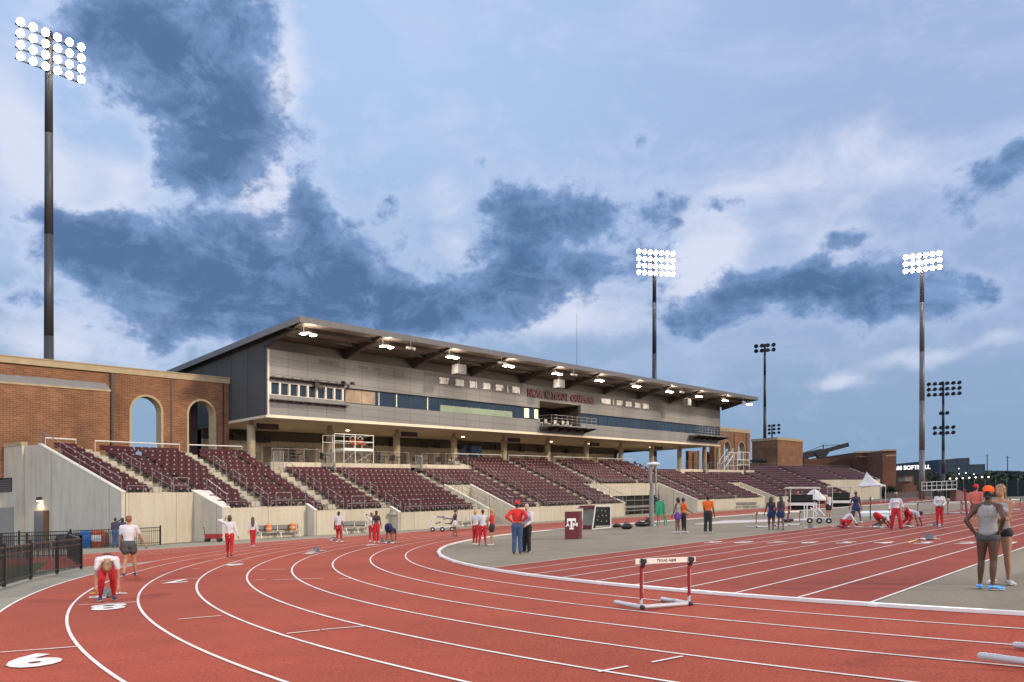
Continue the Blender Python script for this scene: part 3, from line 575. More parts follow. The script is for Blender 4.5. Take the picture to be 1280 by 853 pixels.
# raised inner kerb of the oval
kb = MB(); a = oval(RAD-.06); b = oval(RAD+.06)
for i in range(len(a)-1):
    kb.hexa([a[i]+(.004,), a[i+1]+(.004,), b[i+1]+(.004,), b[i]+(.004,)], [a[i]+(.055,), a[i+1]+(.055,), b[i+1]+(.055,), b[i]+(.055,)])
th = big('track_kerb', 'continuous raised white kerb rail edging the inside of the red oval', 'kerb', -RAD, 0)
wpart('kerb_rail', kb, mat('kerb_white', (.74,.70,.67), .45, .06, 2), th)
kb = MB()
for i in range(0, 160, 5):
    t = math.radians((i+.5)*180/160); x, y = P(-(RAD+.08)*math.sin(t), -(RAD+.08)*math.cos(t)); x2, y2 = P(-(RAD+.08)*math.sin(t+.0045), -(RAD+.08)*math.cos(t+.0045))
    kb.bar((x,y,.022), (x2,y2,.022), .05, .03)
wpart('kerb_foot', kb, m_white, th)
# grass inside the enclosure at the left
g = MB(); q = [G(-30,716), G(60,702), G(44,716), G(-30,742)]; poly(g, q, .004); struct('grass_patch', g, m_grass)

# ================================================================== GRANDSTAND
TR, RS, Z0, VF = .85, .37, 1.2, -45.1
UB, RHO = -15.3, R(14)
def S(s, d):                     # s along the stand, d metres behind the first row -> plan; the left block is turned a little
    dm = d*math.tan(RHO/2)
    if s >= UB: return P(s, VF-d)
    px, py = P(UB, VF); du = (math.sin(TH-RHO), math.cos(TH-RHO)); dn = (math.cos(TH-RHO), -math.sin(TH-RHO))
    t = s-UB
    return px+du[0]*t-dn[0]*d, py+du[1]*t-dn[1]*d
def sbox(mb, s0, s1, d0, d1, z0, z1, mit=True):
    if s0 < UB and s1 > UB:
        sbox(mb, s0, UB-1e-4, d0, d1, z0, z1); sbox(mb, UB, s1, d0, d1, z0, z1); return
    def q(s, d):
        if mit and abs(s-UB) < .01:
            k = d*math.tan(RHO/2); return P(UB-k, VF-d)
        return S(s, d)
    pts = [q(s0,d0), q(s1,d0), q(s1,d1), q(s0,d1)]
    mb.hexa([(a,b,z0) for a,b in pts], [(a,b,z1) for a,b in pts])
# (s0, s1, first row, last row)
SEC = [(-20.45,-15.3,5,13), (-15.3,-9.2,2,13), (-9.2,-7.7,1,13), (-7.7,-2.3,1,9), (-2.3,7.6,0,9), (7.6,10.9,6,9), (10.9,14.7,0,9),
       (14.7,28.4,0,13), (28.4,44.0,6,13), (44.0,49.5,0,13), (49.5,63.0,0,10), (63.0,66.5,6,10), (66.5,79.0,0,10), (79.0,98.0,0,13), (98.0,133.,7,13)]
ZC = 5.6
x, y = P(10, -50); st = thing('grandstand', 'long concrete seating terrace along the home straight, in front of the press building', 'grandstand', (x, y, 0))
ter = MB(); wall = MB(); wallg = MB(); edge = MB()
for s0, s1, n0, n1 in SEC:
    for n in range(n0, n1+1):
        z1 = Z0+RS*n; z0 = z1-RS-.25
        sbox(ter, s0, s1, TR*n, TR*(n+1), z0, z1)
    d = TR*n0; zt = Z0+RS*n0+.15
    # front wall of the section
    if n0 < 6: sbox(wall, s0, s1, d-.2, d-.003, -.1, zt)
    edge_z = zt
# walls over the openings and at the far block
sbox(wall, 7.6, 10.9, TR*6-.2, TR*6-.003, -.1, Z0+RS*6+.15)
sbox(wall, 28.4, 44.0, TR*6-.2, TR*6-.003, 2.15, Z0+RS*6+.15)
sbox(wall, 63.0, 66.5, TR*6-.2, TR*6-.003, -.1, Z0+RS*6+.15)
sbox(wall, 98.0, 133., TR*7-.2, TR*7-.003, -.1, Z0+RS*7+.15)
# upper walls behind the short sections
for s0, s1 in ((-7.7,-3.1), (-1.7,6.6), (8.0,14.2), (55.5,62.0), (62.9,75.2), (76.0,78.9)):
    n = 10; sbox(wall, s0, s1, TR*n+.003, TR*n+.2, Z0+RS*9-.2, ZC)
def flank(mb, s, d0, z0, d1, z1, w=.22, zb=-.1, capm=None):   # wall with a raking top, at constant s
    m_ = m_concg if mb is wallg else m_conc; mb = MB(); capm = MB()
    a, b = s-w/2, s+w/2
    q = [S(a,d0), S(b,d0), S(b,d1), S(a,d1)]
    mb.hexa([(x,y,zb) for x,y in q], [(q[0][0],q[0][1],z0),(q[1][0],q[1][1],z0),(q[2][0],q[2][1],z1),(q[3][0],q[3][1],z1)])
    a -= .02; b += .02; q = [S(a,d0-.02), S(b,d0-.02), S(b,d1), S(a,d1)]
    capm.hexa([(q[0][0],q[0][1],z0+.003),(q[1][0],q[1][1],z0+.003),(q[2][0],q[2][1],z1+.003),(q[3][0],q[3][1],z1+.003)],
              [(q[0][0],q[0][1],z0+.07),(q[1][0],q[1][1],z0+.07),(q[2][0],q[2][1],z1+.07),(q[3][0],q[3][1],z1+.07)])
    fw = wpart('side_wall', mb, m_, st); wpart('wall_coping', capm, m_edge, fw)
def TZ(n): return Z0+RS*n+.15
flank(wallg, -15.3, TR*2-.2, TZ(2), TR*5, TZ(5)+.1)
flank(wallg, -9.2, TR*1-.2, TZ(1), TR*2, TZ(2)+.1)
flank(wallg, -2.3, -.2, TZ(0), TR*1, TZ(1)+.1)
for s in (7.6, 10.9, 28.4, 44.0, 63.0, 66.5): flank(wallg if s in (7.6,10.9,44.0) else wall, s, -.2, TZ(0), TR*6, TZ(6))
flank(wall, 98.0, -.2, TZ(0), TR*7, TZ(7))
flank(wall, 133., TR*7-.2, TZ(7), TR*14, TZ(13)+.5)
# left end wall, raking, then level towards the service side
sL = -20.6
d0, d1 = TR*5-.2, TR*14
a = MB()
q0, q1 = S(sL-.15, d0), S(sL-.15, d1); r0, r1 = S(sL+.1, d0), S(sL+.1, d1)
wallg.hexa([q0+(-.1,), r0+(-.1,), r1+(-.1,), q1+(-.1,)], [q0+(TZ(5),), r0+(TZ(5),), r1+(TZ(13)+.4,), q1+(TZ(13)+.4,)])
q0, q1 = S(sL-.19, d0-.04), S(sL-.19, d1); r0, r1 = S(sL+.12, d0-.04), S(sL+.12, d1)
edge.hexa([q0+(TZ(5)+.003,), r0+(TZ(5)+.003,), r1+(TZ(13)+.403,), q1+(TZ(13)+.403,)], [q0+(TZ(5)+.08,), r0+(TZ(5)+.08,), r1+(TZ(13)+.48,), q1+(TZ(13)+.48,)])
sbox(wallg, sL-.15, sL+.1, d1+.003, d1+1.4, -.1, TZ(13)+.4)
sbox(wallg, sL-.35, sL-.02, d1+1.42, 34, -.1, TZ(13)+.42)
capb = MB(); sbox(capb, sL-.40, sL+.02, d1+1.42, 34, TZ(13)+.423, TZ(13)+.66)
# slab closing the upper deck
slab = MB(); sbox(slab, -20.45, 133, TR*14, TR*14+7.4, ZC-.3, ZC-.02)
sbox(slab, -7.7, 14.7, TR*10+.2, TR*14, ZC-.3, ZC-.02); sbox(slab, 49.5, 79, TR*11, TR*14, ZC-.3, ZC-.02)
for n in ('terrace',): wpart(n, ter, m_step, st)
wpart('front_wall', wall, m_conc, st); wpart('end_wall', wallg, m_concg, st, label='grey end wall of the terrace with doors and louvre')
wpart('wall_coping', edge, m_edge, st); wpart('parapet_cap', capb, m_cast, st); wpart('concourse_slab', slab, m_step, st)
# door, shutter, louvre, lamps on the left end wall
def onend(d, z, off=0.0): x, y = S(sL-.15-off, d); return (x, y, z)
def endbox(mb, da, db, z0, z1, o0, o1):
    e = sL-.15 if da < TR*14+1.35 and db < TR*14+1.35 else sL-.35
    q = [S(e-o0, da), S(e-o0, db), S(e-o1, db), S(e-o1, da)]
    mb.hexa([(x,y,z0) for x,y in q], [(x,y,z1) for x,y in q])
def end_d(px):                   # where on the end wall a column of the photo falls
    m = (px-640)/FPX; lo, hi = 0., 40.
    for _ in range(50):
        mid = (lo+hi)/2; x, y = S(sL-.15, mid)
        if x/y > m: lo = mid
        else: hi = mid
    return lo
def end_z(px, py):
    x, y = S(sL-.15, end_d(px)); return CH-(py-(HOR-KS*px))*y/FPX
dm = mat('door_grey', (.16,.16,.16), .6, .1, 3)
dA, dB = end_d(43.5), end_d(56); f = MB(); endbox(f, dB-.02, dA, -.02, end_z(50,638.5), .01, .05)
dr = wpart('door', f, dm, st); f = MB(); endbox(f, dB+.1, dB+.22, 1.0, 1.08, .052, .1); wpart('handle', f, m_rail, dr)
f = MB(); endbox(f, end_d(61.5), dB-.03, -.02, end_z(50,638.5), .01, .12); wpart('door_panel', f, mat('door_brown', (.20,.085,.035), .6, .2, 2), st)
f = MB(); dA, dB = end_d(-30), end_d(21); endbox(f, dB, dA, -.02, end_z(10,634.5), .01, .05); sh = wpart('shutter_door', f, mat('shutter', (.30,.28,.25), .6, .1, 2), st)
f = MB(); dA, dB = end_d(-8), end_d(18.5); zt, zb = end_z(8,599), end_z(8,614.5)
for i in range(7):
    z = zb+(zt-zb)*i/7; endbox(f, dB, dA, z, z+(zt-zb)/7*.45, .01, .09)
wpart('louvre', f, m_rail, st)
f = MB(); endbox(f, dB-.05, dA, zb-.05, zt+.05, .004, .03); wpart('louvre_frame', f, m_trim, st)
for px in (51, 0.5):
    d = end_d(px); z = end_z(px, 625.5); f = MB(); endbox(f, d-.13, d+.13, z-.02, z+.2, .01, .22); lm = wpart('wall_lamp', f, m_trim, st)
    f = MB(); endbox(f, d-.11, d+.11, z-.045, z-.022, .03, .2); wpart('lamp_glass', f, mat('wall_lamp_glow', (.9,.8,.6), .4, .02, 3, emit=(1,.72,.38), es=25), lm)
    l = bpy.data.lights.new('wall_light', 'SPOT'); l.energy = 55; l.color = (1,.72,.4); l.spot_size = R(150); l.spot_blend = 1; l.shadow_soft_size = .08
    x, y, zz = onend(d, z-.12, .2); lo = bpy.data.objects.new('wall_light', l); C.objects.link(lo); lo.location = W(x,y,zz)
# recess with barred front under the middle seats
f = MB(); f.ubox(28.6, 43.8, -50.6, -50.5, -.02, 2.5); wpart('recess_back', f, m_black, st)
f = MB()
for i in range(9): u = 29.2+i*1.8; f.ubox(u, u+.06, -49.95, -49.9, -.0, 2.2)
f.ubox(28.6, 43.8, -49.95, -49.9, 1.55, 1.62); wpart('recess_grille', f, m_rail, st)
f = MB(); f.ubox(30.5, 40.5, -48.6, -48.1, .42, .5); f.ubox(30.5, 40.5, -48.68, -48.62, .75, 1.0)
for u in (31, 34, 37, 40): f.ubox(u, u+.06, -48.55, -48.15, 0, .42)
x, y = P(35.5, -48.4); t = thing('long_bench', 'long silver bench standing inside the dark barred recess under the seats', 'bench', (x, y, 0)); wpart('bench_frame', f, m_rail, t)
# aisles: half-height steps and pale nosings
AIS = [(-17.4,5,13),(-12.7,2,13),(-7.1,1,10),(-2.4,0,9),(7.0,0,9),(15.1,0,13),(23.3,0,13),(31.5,6,13),(40.3,6,13),(48.2,0,13),(56.0,0,10),(74.5,0,10),(80.5,0,13),(95.,0,13),(115.,7,13)]
for a, n0, n1 in AIS:
    stp = MB()
    for n in range(n0, n1+1):
        sbox(stp, a-.33, a+.33, TR*n-.02, TR*(n+.5), Z0+RS*n+.003, Z0+RS*n+RS/2)
        sbox(stp, a-.33, a+.33, TR*(n+1)-.08, TR*(n+1)-.003, Z0+RS*n+.19, Z0+RS*(n+1)+.012)
    wpart('aisle_stair', stp, mat('step_pale', (.47,.42,.33), .85, .15, 2), st)
# seats
def seat_mesh(frame=False):
    b = MB(); w = .258
    b.prism([(-w,.06,.40),(-w,.10,.45),(-w,-.36,.43),(-w,-.40,.38),(-w,-.36,.39),(-w,.04,.37)], (2*w,0,0))     # pan
    b.hexa([(-w+.02,-.02,.40),(w-.02,-.02,.40),(w-.02,.03,.40),(-w+.02,.03,.40)], [(-w,.10,.66),(w,.10,.66),(w,.14,.65),(-w,.14,.65)])
    b.hexa([(-w,.095,.66),(w,.095,.66),(w,.145,.65),(-w,.145,.65)], [(-w+.06,.12,.71),(w-.06,.12,.71),(w-.06,.155,.70),(-w+.06,.155,.70)])
    b.cur = 1
    b.box(w-.02, w+.03, -.12, .12, .10, .38); b.box(w-.035, w+.06, -.42, -.34, .37, .47)
    b.cur = 0; return b
seat_me = seat_mesh().mesh('stadium_seat', [m_seat, m_seat2])
def seatpos():
    out = []
    for s0, s1, n0, n1 in SEC:
        a_in = [a for a, p, q in AIS if s0-.6 < a < s1+.6]
        for n in range(n0, n1+1):
            km = (TR*n+.62)*math.tan(RHO/2); s = s0+.35 if s0 != UB else UB-km+.30; e_ = s1-.2 if s1 != UB else UB+km-.25
            while s < e_:
                if all(abs(s-a) > .60 for a in a_in):
                    if not (n >= 12 and (-20.5 < s < -19.9)):
                        out.append((s, n, s0, s1, n0, n1))
                s += .54
    return out
SP = seatpos()
def seat_xyz(s, n, s0=0):
    d = TR*n+.62
    if s0 < UB:
        px, py = P(UB, VF); q = TH-RHO; t = s-UB; x, y = px+math.sin(q)*t-math.cos(q)*d, py+math.cos(q)*t+math.sin(q)*d; ang = q
    else: x, y = P(s, VF-d); ang = TH
    return x, y, Z0+RS*n, ang
def yaw_u(a): return math.atan2(math.cos(a), math.sin(a))      # local x along the row, local -y towards the field
near = sorted(SP, key=lambda q: (lambda p: math.hypot(p[0], p[1]))(seat_xyz(q[0], q[1], q[2])))
ids = {}; 
for q in near[:300]: ids[(q[2], round(q[0],3), q[1])] = 1
bulk = MB(); base = seat_mesh()
rows = {}
for q in SP: rows.setdefault((q[2], q[1]), []).append(q)
ORD = ['front','second','third','fourth','fifth','sixth','seventh','eighth','ninth','tenth','eleventh','twelfth','thirteenth','fourteenth']
NUMW = ORD[:1]+ORD[1:]; NUMW = ['first']+ORD[1:]+['fifteenth','sixteenth','seventeenth','eighteenth','nineteenth','twentieth']+['number %d' % i for i in range(21, 60)]
BLK = {-20.45:'far left seating block', -15.3:'second seating block', -9.2:'narrow third block', -7.7:'fourth seating block', -2.3:'wide block by ramp', 7.6:'block over the ramp'}
lab_count = {}
for s, n, s0, s1, n0, n1 in SP:
    x, y, z, a = seat_xyz(s, n, s0); ya = yaw_u(a)
    if (s0, round(s,3), n) in ids:
        o = link('stadium_seat', seat_me, None, W(x,y,z), ya)
        row = rows[(s0, n)]; k = [r[0] for r in row].index(s)+1
        blk = BLK.get(s0, 'middle seating block')
        key = (s0, n)
        tag(o, '%s maroon seat from the left, %s row up, %s' % (NUMW[k-1], ORD[n-n0], blk), 'seat', 'maroon stadium seats on the terrace')
    else:
        c, sn_ = math.cos(ya), math.sin(ya); o = len(bulk.v)
        bulk.v += [(x+p[0]*c-p[1]*sn_, y+p[0]*sn_+p[1]*c, z+p[2]) for p in base.v]
        bulk.f += [tuple(i+o for i in f) for f in base.f]; bulk.m += base.m
o = link('stadium_seats', bulk.mesh('stadium_seats', [m_seat, m_seat2], True))
tag(o, 'rows upon rows of maroon plastic seats filling the rest of the long terrace', 'seats', kind='stuff')
# ---------------------------------------------------------------- rails
rail_n = 0
def handrail(s, n, rows_, label):
    x, y = S(s, TR*n); t = thing('stair_handrail', label, 'handrail', (x, y, Z0+RS*n), 0, 'handrails down the terrace stairs')
    b = MB(); p = []
    for k in (0, rows_/2, rows_):
        a, c = S(s, TR*(n+k)); z = Z0+RS*(n+k); p.append((a, c, z+.9)); b.rod((a,c,z-.1), (a,c,z+.9), .022)
    b.path(p, .019); b.path([(a,c,z-.42) for a,c,z in p], .013)
    wpart('rail_frame', b, m_rail, t)
STN = ['leftmost','second','third','fourth','fifth','sixth','seventh','eighth','ninth','tenth','eleventh','twelfth','thirteenth','fourteenth','farthest']
for i, (a, n0, n1) in enumerate(AIS[:13]):
    starts = [n0+.2, n0+3.4, n0+6.6] if n1-n0 > 8 else [n0+.2, n0+3.6]
    if n1-n0 > 11: starts.append(n0+9.8)
    for j, n in enumerate(starts):
        handrail(a+.55, n, 2.1, '%s looped grey handrail up the %s stair from the left' % (['lowest','second lowest','third lowest','highest'][j], STN[i]))
def guard(s0, s1, d, z, h, label, m=m_rail, mid=True, step=1.5, name='guard_rail', gr='guard rails on the terrace', top=.020):
    x, y = S(s0, d); t = thing(name, label, 'rail', (x, y, z), 0, gr); b = MB(); n = max(1, round((s1-s0)/step))
    pt = [S(s0+(s1-s0)*i/n, d) for i in range(n+1)]
    b.path([(x,y,z+h) for x,y in pt], top)
    if mid: b.path([(x,y,z+h*.5) for x,y in pt], .008); b.path([(x,y,z+h*.25) for x,y in pt], .007); b.path([(x,y,z+h*.75) for x,y in pt], .007)
    for x, y in pt: b.rod((x,y,z-.05), (x,y,z+h), .02)
    wpart('rail_frame', b, m, t); return t
guard(-20.3,-18.2,TR*14,TZ(13)-.1,.95,'white top rail behind the far left seats',m_railw,False,2.,'top_rail','top rails behind the seats',.05)
guard(-16.8,-13.3,TR*14,TZ(13)-.1,.95,'white top rail in front of the open brick arch',m_railw,False,2.,'top_rail','top rails behind the seats',.05)
guard(-12.6,-8.2,TR*14,TZ(13)-.1,.95,'white top rail in front of the closed brick arch',m_railw,False,2.,'top_rail','top rails behind the seats',.05)
guard(15.6,22.8,TR*14,TZ(13)-.1,.95,'white top rail behind the first full-height middle block',m_railw,False,2.,'top_rail','top rails behind the seats',.05)
guard(23.9,31.,TR*14,TZ(13)-.1,.95,'white top rail behind the second full-height middle block',m_railw,False,2.,'top_rail','top rails behind the seats',.05)
guard(32,39.7,TR*14,TZ(13)-.1,.95,'white top rail behind the seats over the barred recess',m_railw,False,2.,'top_rail','top rails behind the seats',.05)
guard(40.8,49,TR*14,TZ(13)-.1,.95,'white top rail just left of the camera mast head',m_railw,False,2.,'top_rail','top rails behind the seats',.05)
guard(-7.6,-3.2,TR*10+.1,ZC,1.05,'wire guard rail on the low concrete wall left of the white platform')
guard(-1.6,6.5,TR*10+.1,ZC,1.05,'wire guard rail in front of the cafe tables')
guard(8.1,14.2,TR*10+.1,ZC,1.05,'guard rail with white top above the ramp opening')
guard(55.5,62,TR*10+.1,ZC,1.05,'guard rail on the first pale wall at the far end of the building')
guard(62.9,75.2,TR*10+.1,ZC,1.05,'guard rail on the second pale wall by the brick arches')
guard(76,98,TR*14,TZ(13)-.1,1.0,'long guard rail in front of the square brick building')
guard(98.2,133,TR*14,TZ(13)-.1,1.0,'long guard rail at the farthest seats')
for s0, s1, n, tx in ((-20.3,-18.0,5,'left part of the first block'),(-16.9,-15.7,5,'right part of the first block'),(-15.3,-13.3,2,'first bay of the second block'),(-12.1,-9.4,2,'second bay of the second block'),
                      (-9.0,-7.7,1,'narrow third block'),(-6.4,-2.5,1,'block right of the third stair'),(-1.7,6.3,0,'wide block beside the ramp'),(11.1,14.5,0,'bay right of the ramp'),(15.7,22.6,0,'first middle block'),(24,28.2,0,'bay left of the recess'),
                      (28.6,43.8,6,'seats over the recess'),(49,55,0,'bay behind the orange shirt'),(67,74,0,'far low block')):
    guard(s0, s1, TR*n-.1, TZ(n), .42, 'low front rail on the wall of the '+tx, m_rail, False, 1.5, 'front_rail', 'low front rails on the terrace wall')
for s, n in ((-11.6,2),(-5.9,1),(-1.1,0),(-16.8,5),(24.4,0)):
    x, y = S(s, TR*n-.05); t = thing('stair_gate', {-11.6:'square grey hoop barrier at the foot of the second stair',-5.9:'square grey hoop barrier at the foot of the third stair',-1.1:'square grey hoop barrier at the foot of the fourth stair',-16.8:'square grey hoop barrier at the foot of the leftmost stair',24.4:'square grey hoop barrier at the foot of the middle stair'}[s], 'barrier', (x,y,TZ(n)), 0, 'hoop barriers at the stairs')
    b = MB(); a0 = S(s-.1, TR*n-.05); a1 = S(s+1.1, TR*n-.05); z = TZ(n)
    b.path([a0+(z-.1,), a0+(z+.95,), a1+(z+.95,), a1+(z-.1,)], .024); b.rod(a0+(z+.5,), a1+(z+.5,), .018); wpart('rail_frame', b, m_rail, t)
def rake(s, n0, n1, label, z=.15):
    x, y = S(s, TR*n0); t = thing('raking_rail', label, 'rail', (x,y,0), 0, 'raking rails on the side walls'); b = MB(); p = []
    k = max(1, round((n1-n0)/2))
    for i in range(k+1):
        n = n0+(n1-n0)*i/k; x, y = S(s, TR*n); zz = TZ(n)-.1+z; p.append((x,y,zz+.85)); b.rod((x,y,zz-.1), (x,y,zz+.85), .02)
    b.path(p, .026); b.path([(x,y,z-.4) for x,y,z in p], .016); wpart('rail_frame', b, m_rail, t)
rake(sL, 5, 14, 'long sloping rail on top of the grey end wall'); rake(-15.3, 2, 5, 'short sloping rail between first and second block')
rake(-9.2, 1, 2.2, 'short sloping rail above the orange coolers bench'); rake(7.6, 0, 6, 'sloping rail on the left wall of the ramp'); rake(10.9, 0, 6, 'sloping rail on the right wall of the ramp')
rake(28.4, 0, 6, 'sloping rail left of the barred recess'); rake(44, 0, 6, 'sloping rail right of the barred recess')
# ================================================================== PRESS BUILDING
VB, UL, UR, ZS = -54.0, -7.75, 67.9, 9.25
x, y = P(30, -58); bd = thing('press_building', 'long grey panelled press box building with a slanted overhanging roof above the seats', 'building', (x, y, ZC))
def bpart(name, mb, m, parent=None, label=None, smooth=False): return wpart(name, mb, m, parent or bd, smooth, label)
# facade: panels above and below the window strip
f = MB()
f.ubox(UL, -.36, VB-.3, VB, ZS, 10.86); f.ubox(UL, -.36, VB-.3, VB, 11.86, 14.35)
f.ubox(-.358, 25.6, VB-.3, VB, ZS, 10.68); f.ubox(-.358, 25.6, VB-.3, VB, 11.98, 14.35)
f.ubox(25.602, 33.2, VB-.3, VB, ZS, 9.95); f.ubox(25.602, 33.2, VB-.3, VB, 12.75, 14.35)
f.ubox(33.202, UR, VB-.3, VB, ZS, 10.65); f.ubox(33.202, UR, VB-.3, VB, 11.9, 14.35)
bpart('facade_panels', f, m_panel)
f = MB(); f.ubox(UL, UR, VB-.5, VB-.32, 14.2, 15.2); bpart('roof_shade_band', f, m_trim)  # dark strip above the panels: shade under the roof put into the colour
for a_ in (UL-.12, UR): f = MB(); f.uprism(a_, a_+.12, [(VB,ZS-.02),(VB,15.25),(-72,14.1),(-72,ZS-.02)]); bpart('side_wall', f, m_side)
f = MB(); f.ubox(UL, UR, -72.2, -72, 0, 14); bpart('rear_wall', f, m_side)
f = MB(); f.ubox(UL-.05, UL+.1, VB-.02, VB+.05, ZS, 14.35); bpart('corner_trim', f, mat('corner_light', (.5,.46,.4), .6, .1, 2))
# windows
def window(u0, u1, z0, z1, n, framem, lab=None, depth=.12, mull=.07):
    f = MB(); f.ubox(u0, u1, VB-.25, VB-.22, z0, z1); w = bpart('window', f, m_glass, label=lab)
    f = MB()
    for i in range(n+1): u = u0+(u1-u0-mull)*i/n; f.ubox(u, u+mull, VB-.218, VB-.218+depth, z0, z1)
    f.ubox(u0, u1, VB-.218, VB-.216+depth, z0-.05, z0); f.ubox(u0, u1, VB-.218, VB-.216+depth, z1, z1+.05)
    wpart('window_frame', f, framem, w); return w
m_frl = mat('frame_light', (.50,.46,.41), .5, .1, 2); m_frd = mat('frame_dark', (.05,.06,.07), .4, .1, 2)
window(UL+.15, -.5, 10.9, 11.82, 8, m_frl, 'row of eight square framed windows', .2, .16)
window(-.34, 25.58, 10.7, 11.95, 14, m_frd, 'long dark ribbon window left of the balcony', .04, .04)
window(33.22, UR-.02, 10.67, 11.88, 18, m_frd, 'long dark ribbon window right of the balcony', .04, .05)
f = MB()
f.ubox(UL+.1, -.4, VB, VB+.4, 12.15, 12.2); f.ubox(UL+.1, -.2, VB, VB+.4, 10.42, 10.47)
for i in range(9): u = UL+.3+i*.86; f.ubox(u, u+.06, VB, VB+.38, 12.2, 12.28); f.ubox(u, u+.06, VB, VB+.38, 10.34, 10.42)
bpart('window_ledge', f, m_trim)
# pale green room fascia seen low in the ribbon window, and lit door panes
f = MB(); f.ubox(10.9, 21.3, VB-.215, VB-.17, 10.72, 11.32); bpart('green_window_board', f, mat('green_board', (.19,.25,.18), .6, .1, 1.5))
m_room = mat('lit_room', (.8,.7,.4), .5, .1, 2, emit=(1,.8,.35), es=1.3)
f = MB(); f.ubox(23.3, 24.0, VB-.21, VB-.17, 10.85, 11.8); f.ubox(25.0, 25.55, VB-.21, VB-.17, 10.85, 11.8); bpart('lit_pane', f, m_room)
m_wr = mat('window_interior', (.22,.16,.11), .6, .4, .9, emit=(.8,.5,.3), es=.03)
f = MB(); f.ubox(-.2, 3.0, VB-.213, VB-.19, 10.78, 11.9); bpart('lit_pane', f, m_wr)
f = MB()
for u in (3.35, 5.4, 9.2): f.ubox(u, u+.12, VB-.21, VB-.18, 10.75, 11.9)
bpart('pale_blind', f, mat('pale_blind', (.5,.55,.45), .6, .1, 2))
# balcony recess
f = MB(); f.ubox(25.6, 33.2, -58, -57.9, 9.95, 12.75); f.ubox(33.1, 33.2, -57.9, VB-.3, 9.95, 12.75); f.ubox(25.6, 25.7, -57.9, VB-.3, 9.95, 12.75); bpart('recess_wall', f, m_trim)
f = MB(); f.ubox(25.6, 33.2, -58, VB-.3, 12.75, 12.85); bpart('recess_ceiling', f, m_soff)
def balcony(u0, u1, zf, out, nm):
    f = MB(); f.ubox(u0, u1, VB+.003, VB+out, zf-.12, zf); b = bpart('balcony', f, m_fascia, label=nm)
    f = MB(); n = int((u1-u0)/1.6)
    for i in range(n+1): u = u0+(u1-u0-.12)*i/n; f.uprism(u, u+.12, [(VB+.01,zf-.125),(VB+out,zf-.125),(VB+out,zf-.2),(VB+.01,zf-.5)])
    wpart('bracket', f, m_trim, b)
    f = MB(); n = int((u1-u0)/.9)
    for i in range(n+1): u = u0+(u1-u0)*i/n; f.rod(P(u,VB+out-.05)+(zf,), P(u,VB+out-.05)+(zf+1.05,), .022)
    for z in (.35,.7,1.05): f.rod(P(u0,VB+out-.05)+(zf+z,), P(u1,VB+out-.05)+(zf+z,), .02); f.rod(P(u1,VB)+(zf+z,), P(u1,VB+out-.05)+(zf+z,), .02); f.rod(P(u0,VB)+(zf+z,), P(u0,VB+out-.05)+(zf+z,), .02)
    wpart('balustrade', f, m_rail, b)
balcony(25.6, 33.9, 10.05, 1.7, 'balcony in front of the open recess'); balcony(58.5, 67.5, 10.35, 1.7, 'balcony at the far end of the facade')
for u in (27.0, 28.3, 30.0, 31.5, 32.4):
    f = MB(); f.ubox(u, u+.45, -55.5, -55.0, 10.5, 10.6); f.ubox(u, u+.45, -55.5, -55.45, 10.6, 11.05)
    for a_ in (.02,.38):
        for c_ in (-55.48,-55.05): f.ubox(u+a_, u+a_+.05, c_, c_+.04, 10.0, 10.5)
    x, y = P(u+.2, -55.2); t = thing('balcony_stool', 'pale high stool in the balcony recess, %s from the left' % {27.0:'first',28.3:'second',30.0:'third',31.5:'fourth',32.4:'fifth'}[u], 'stool', (x,y,10.0), 0, 'stools on the balcony'); wpart('stool_frame', f, mat('stool_pale', (.45,.42,.38), .6, .1, 3), t)
# undercroft: soffit, slab edge, back wall
f = MB(); f.ubox(UL, UR, -66, VB-.05, ZS-.12, ZS-.01); bpart('soffit', f, m_soff)
f = MB(); f.ubox(UL-.05, UR+.05, VB-.1, VB+.12, ZS-.2, ZS+.03); f.ubox(UL-.2, UL-.01, -60, VB+.1, ZS-.2, ZS); bpart('slab_edge', f, mat('edge_cream', (.62,.54,.42), .7, .1, 2))
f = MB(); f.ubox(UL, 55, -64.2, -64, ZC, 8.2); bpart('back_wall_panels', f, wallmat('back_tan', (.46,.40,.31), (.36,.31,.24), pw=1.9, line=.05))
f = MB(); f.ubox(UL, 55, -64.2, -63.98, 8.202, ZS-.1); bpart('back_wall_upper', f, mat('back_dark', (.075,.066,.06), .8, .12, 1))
f = MB(); f.ubox(-5.6, -2.2, -63.97, -63.9, ZC, 7.2); bpart('roller_shutter', f, mat('roller', (.22,.205,.185), .5, .1, 3))
for a, b_ in ((-1.9,-1.1),(.2,1.5),(2.6,3.7),(10.6,11.9),(13.8,15.2),(18.5,19.6),(20.4,21.6),(26,27.2),(30.5,31.7),(35,36.2),(38,39.2),(45,46)):
    f = MB(); f.ubox(a, b_, -63.97, -63.92, ZC, 7.7); bpart('door', f, mat('door_taupe', (.17,.14,.11), .6, .15, 2))
for a, b_, z in ((-5.2,-3.7,7.5),(-3.2,-1.5,7.4),(9.9,10.7,7.5),(12.6,13.4,7.5),(17.1,17.9,7.5),(19,19.8,7.5),(22.7,23.5,7.5),(29,29.8,7.5),(33.5,34.3,7.5),(37,37.8,7.5),(43,43.8,7.5),(48,48.8,7.5)):
    f = MB(); f.ubox(a, b_, -63.6, -63.4, z+.6, z+1.2); bpart('wall_screen', f, m_black)
f = MB(); f.ubox(23.5, 27.0, -63.98, -63.9, ZC, 8.7); bpart('dark_entry', f, m_glass)
us = [-7.07+7.7*i for i in range(10)]
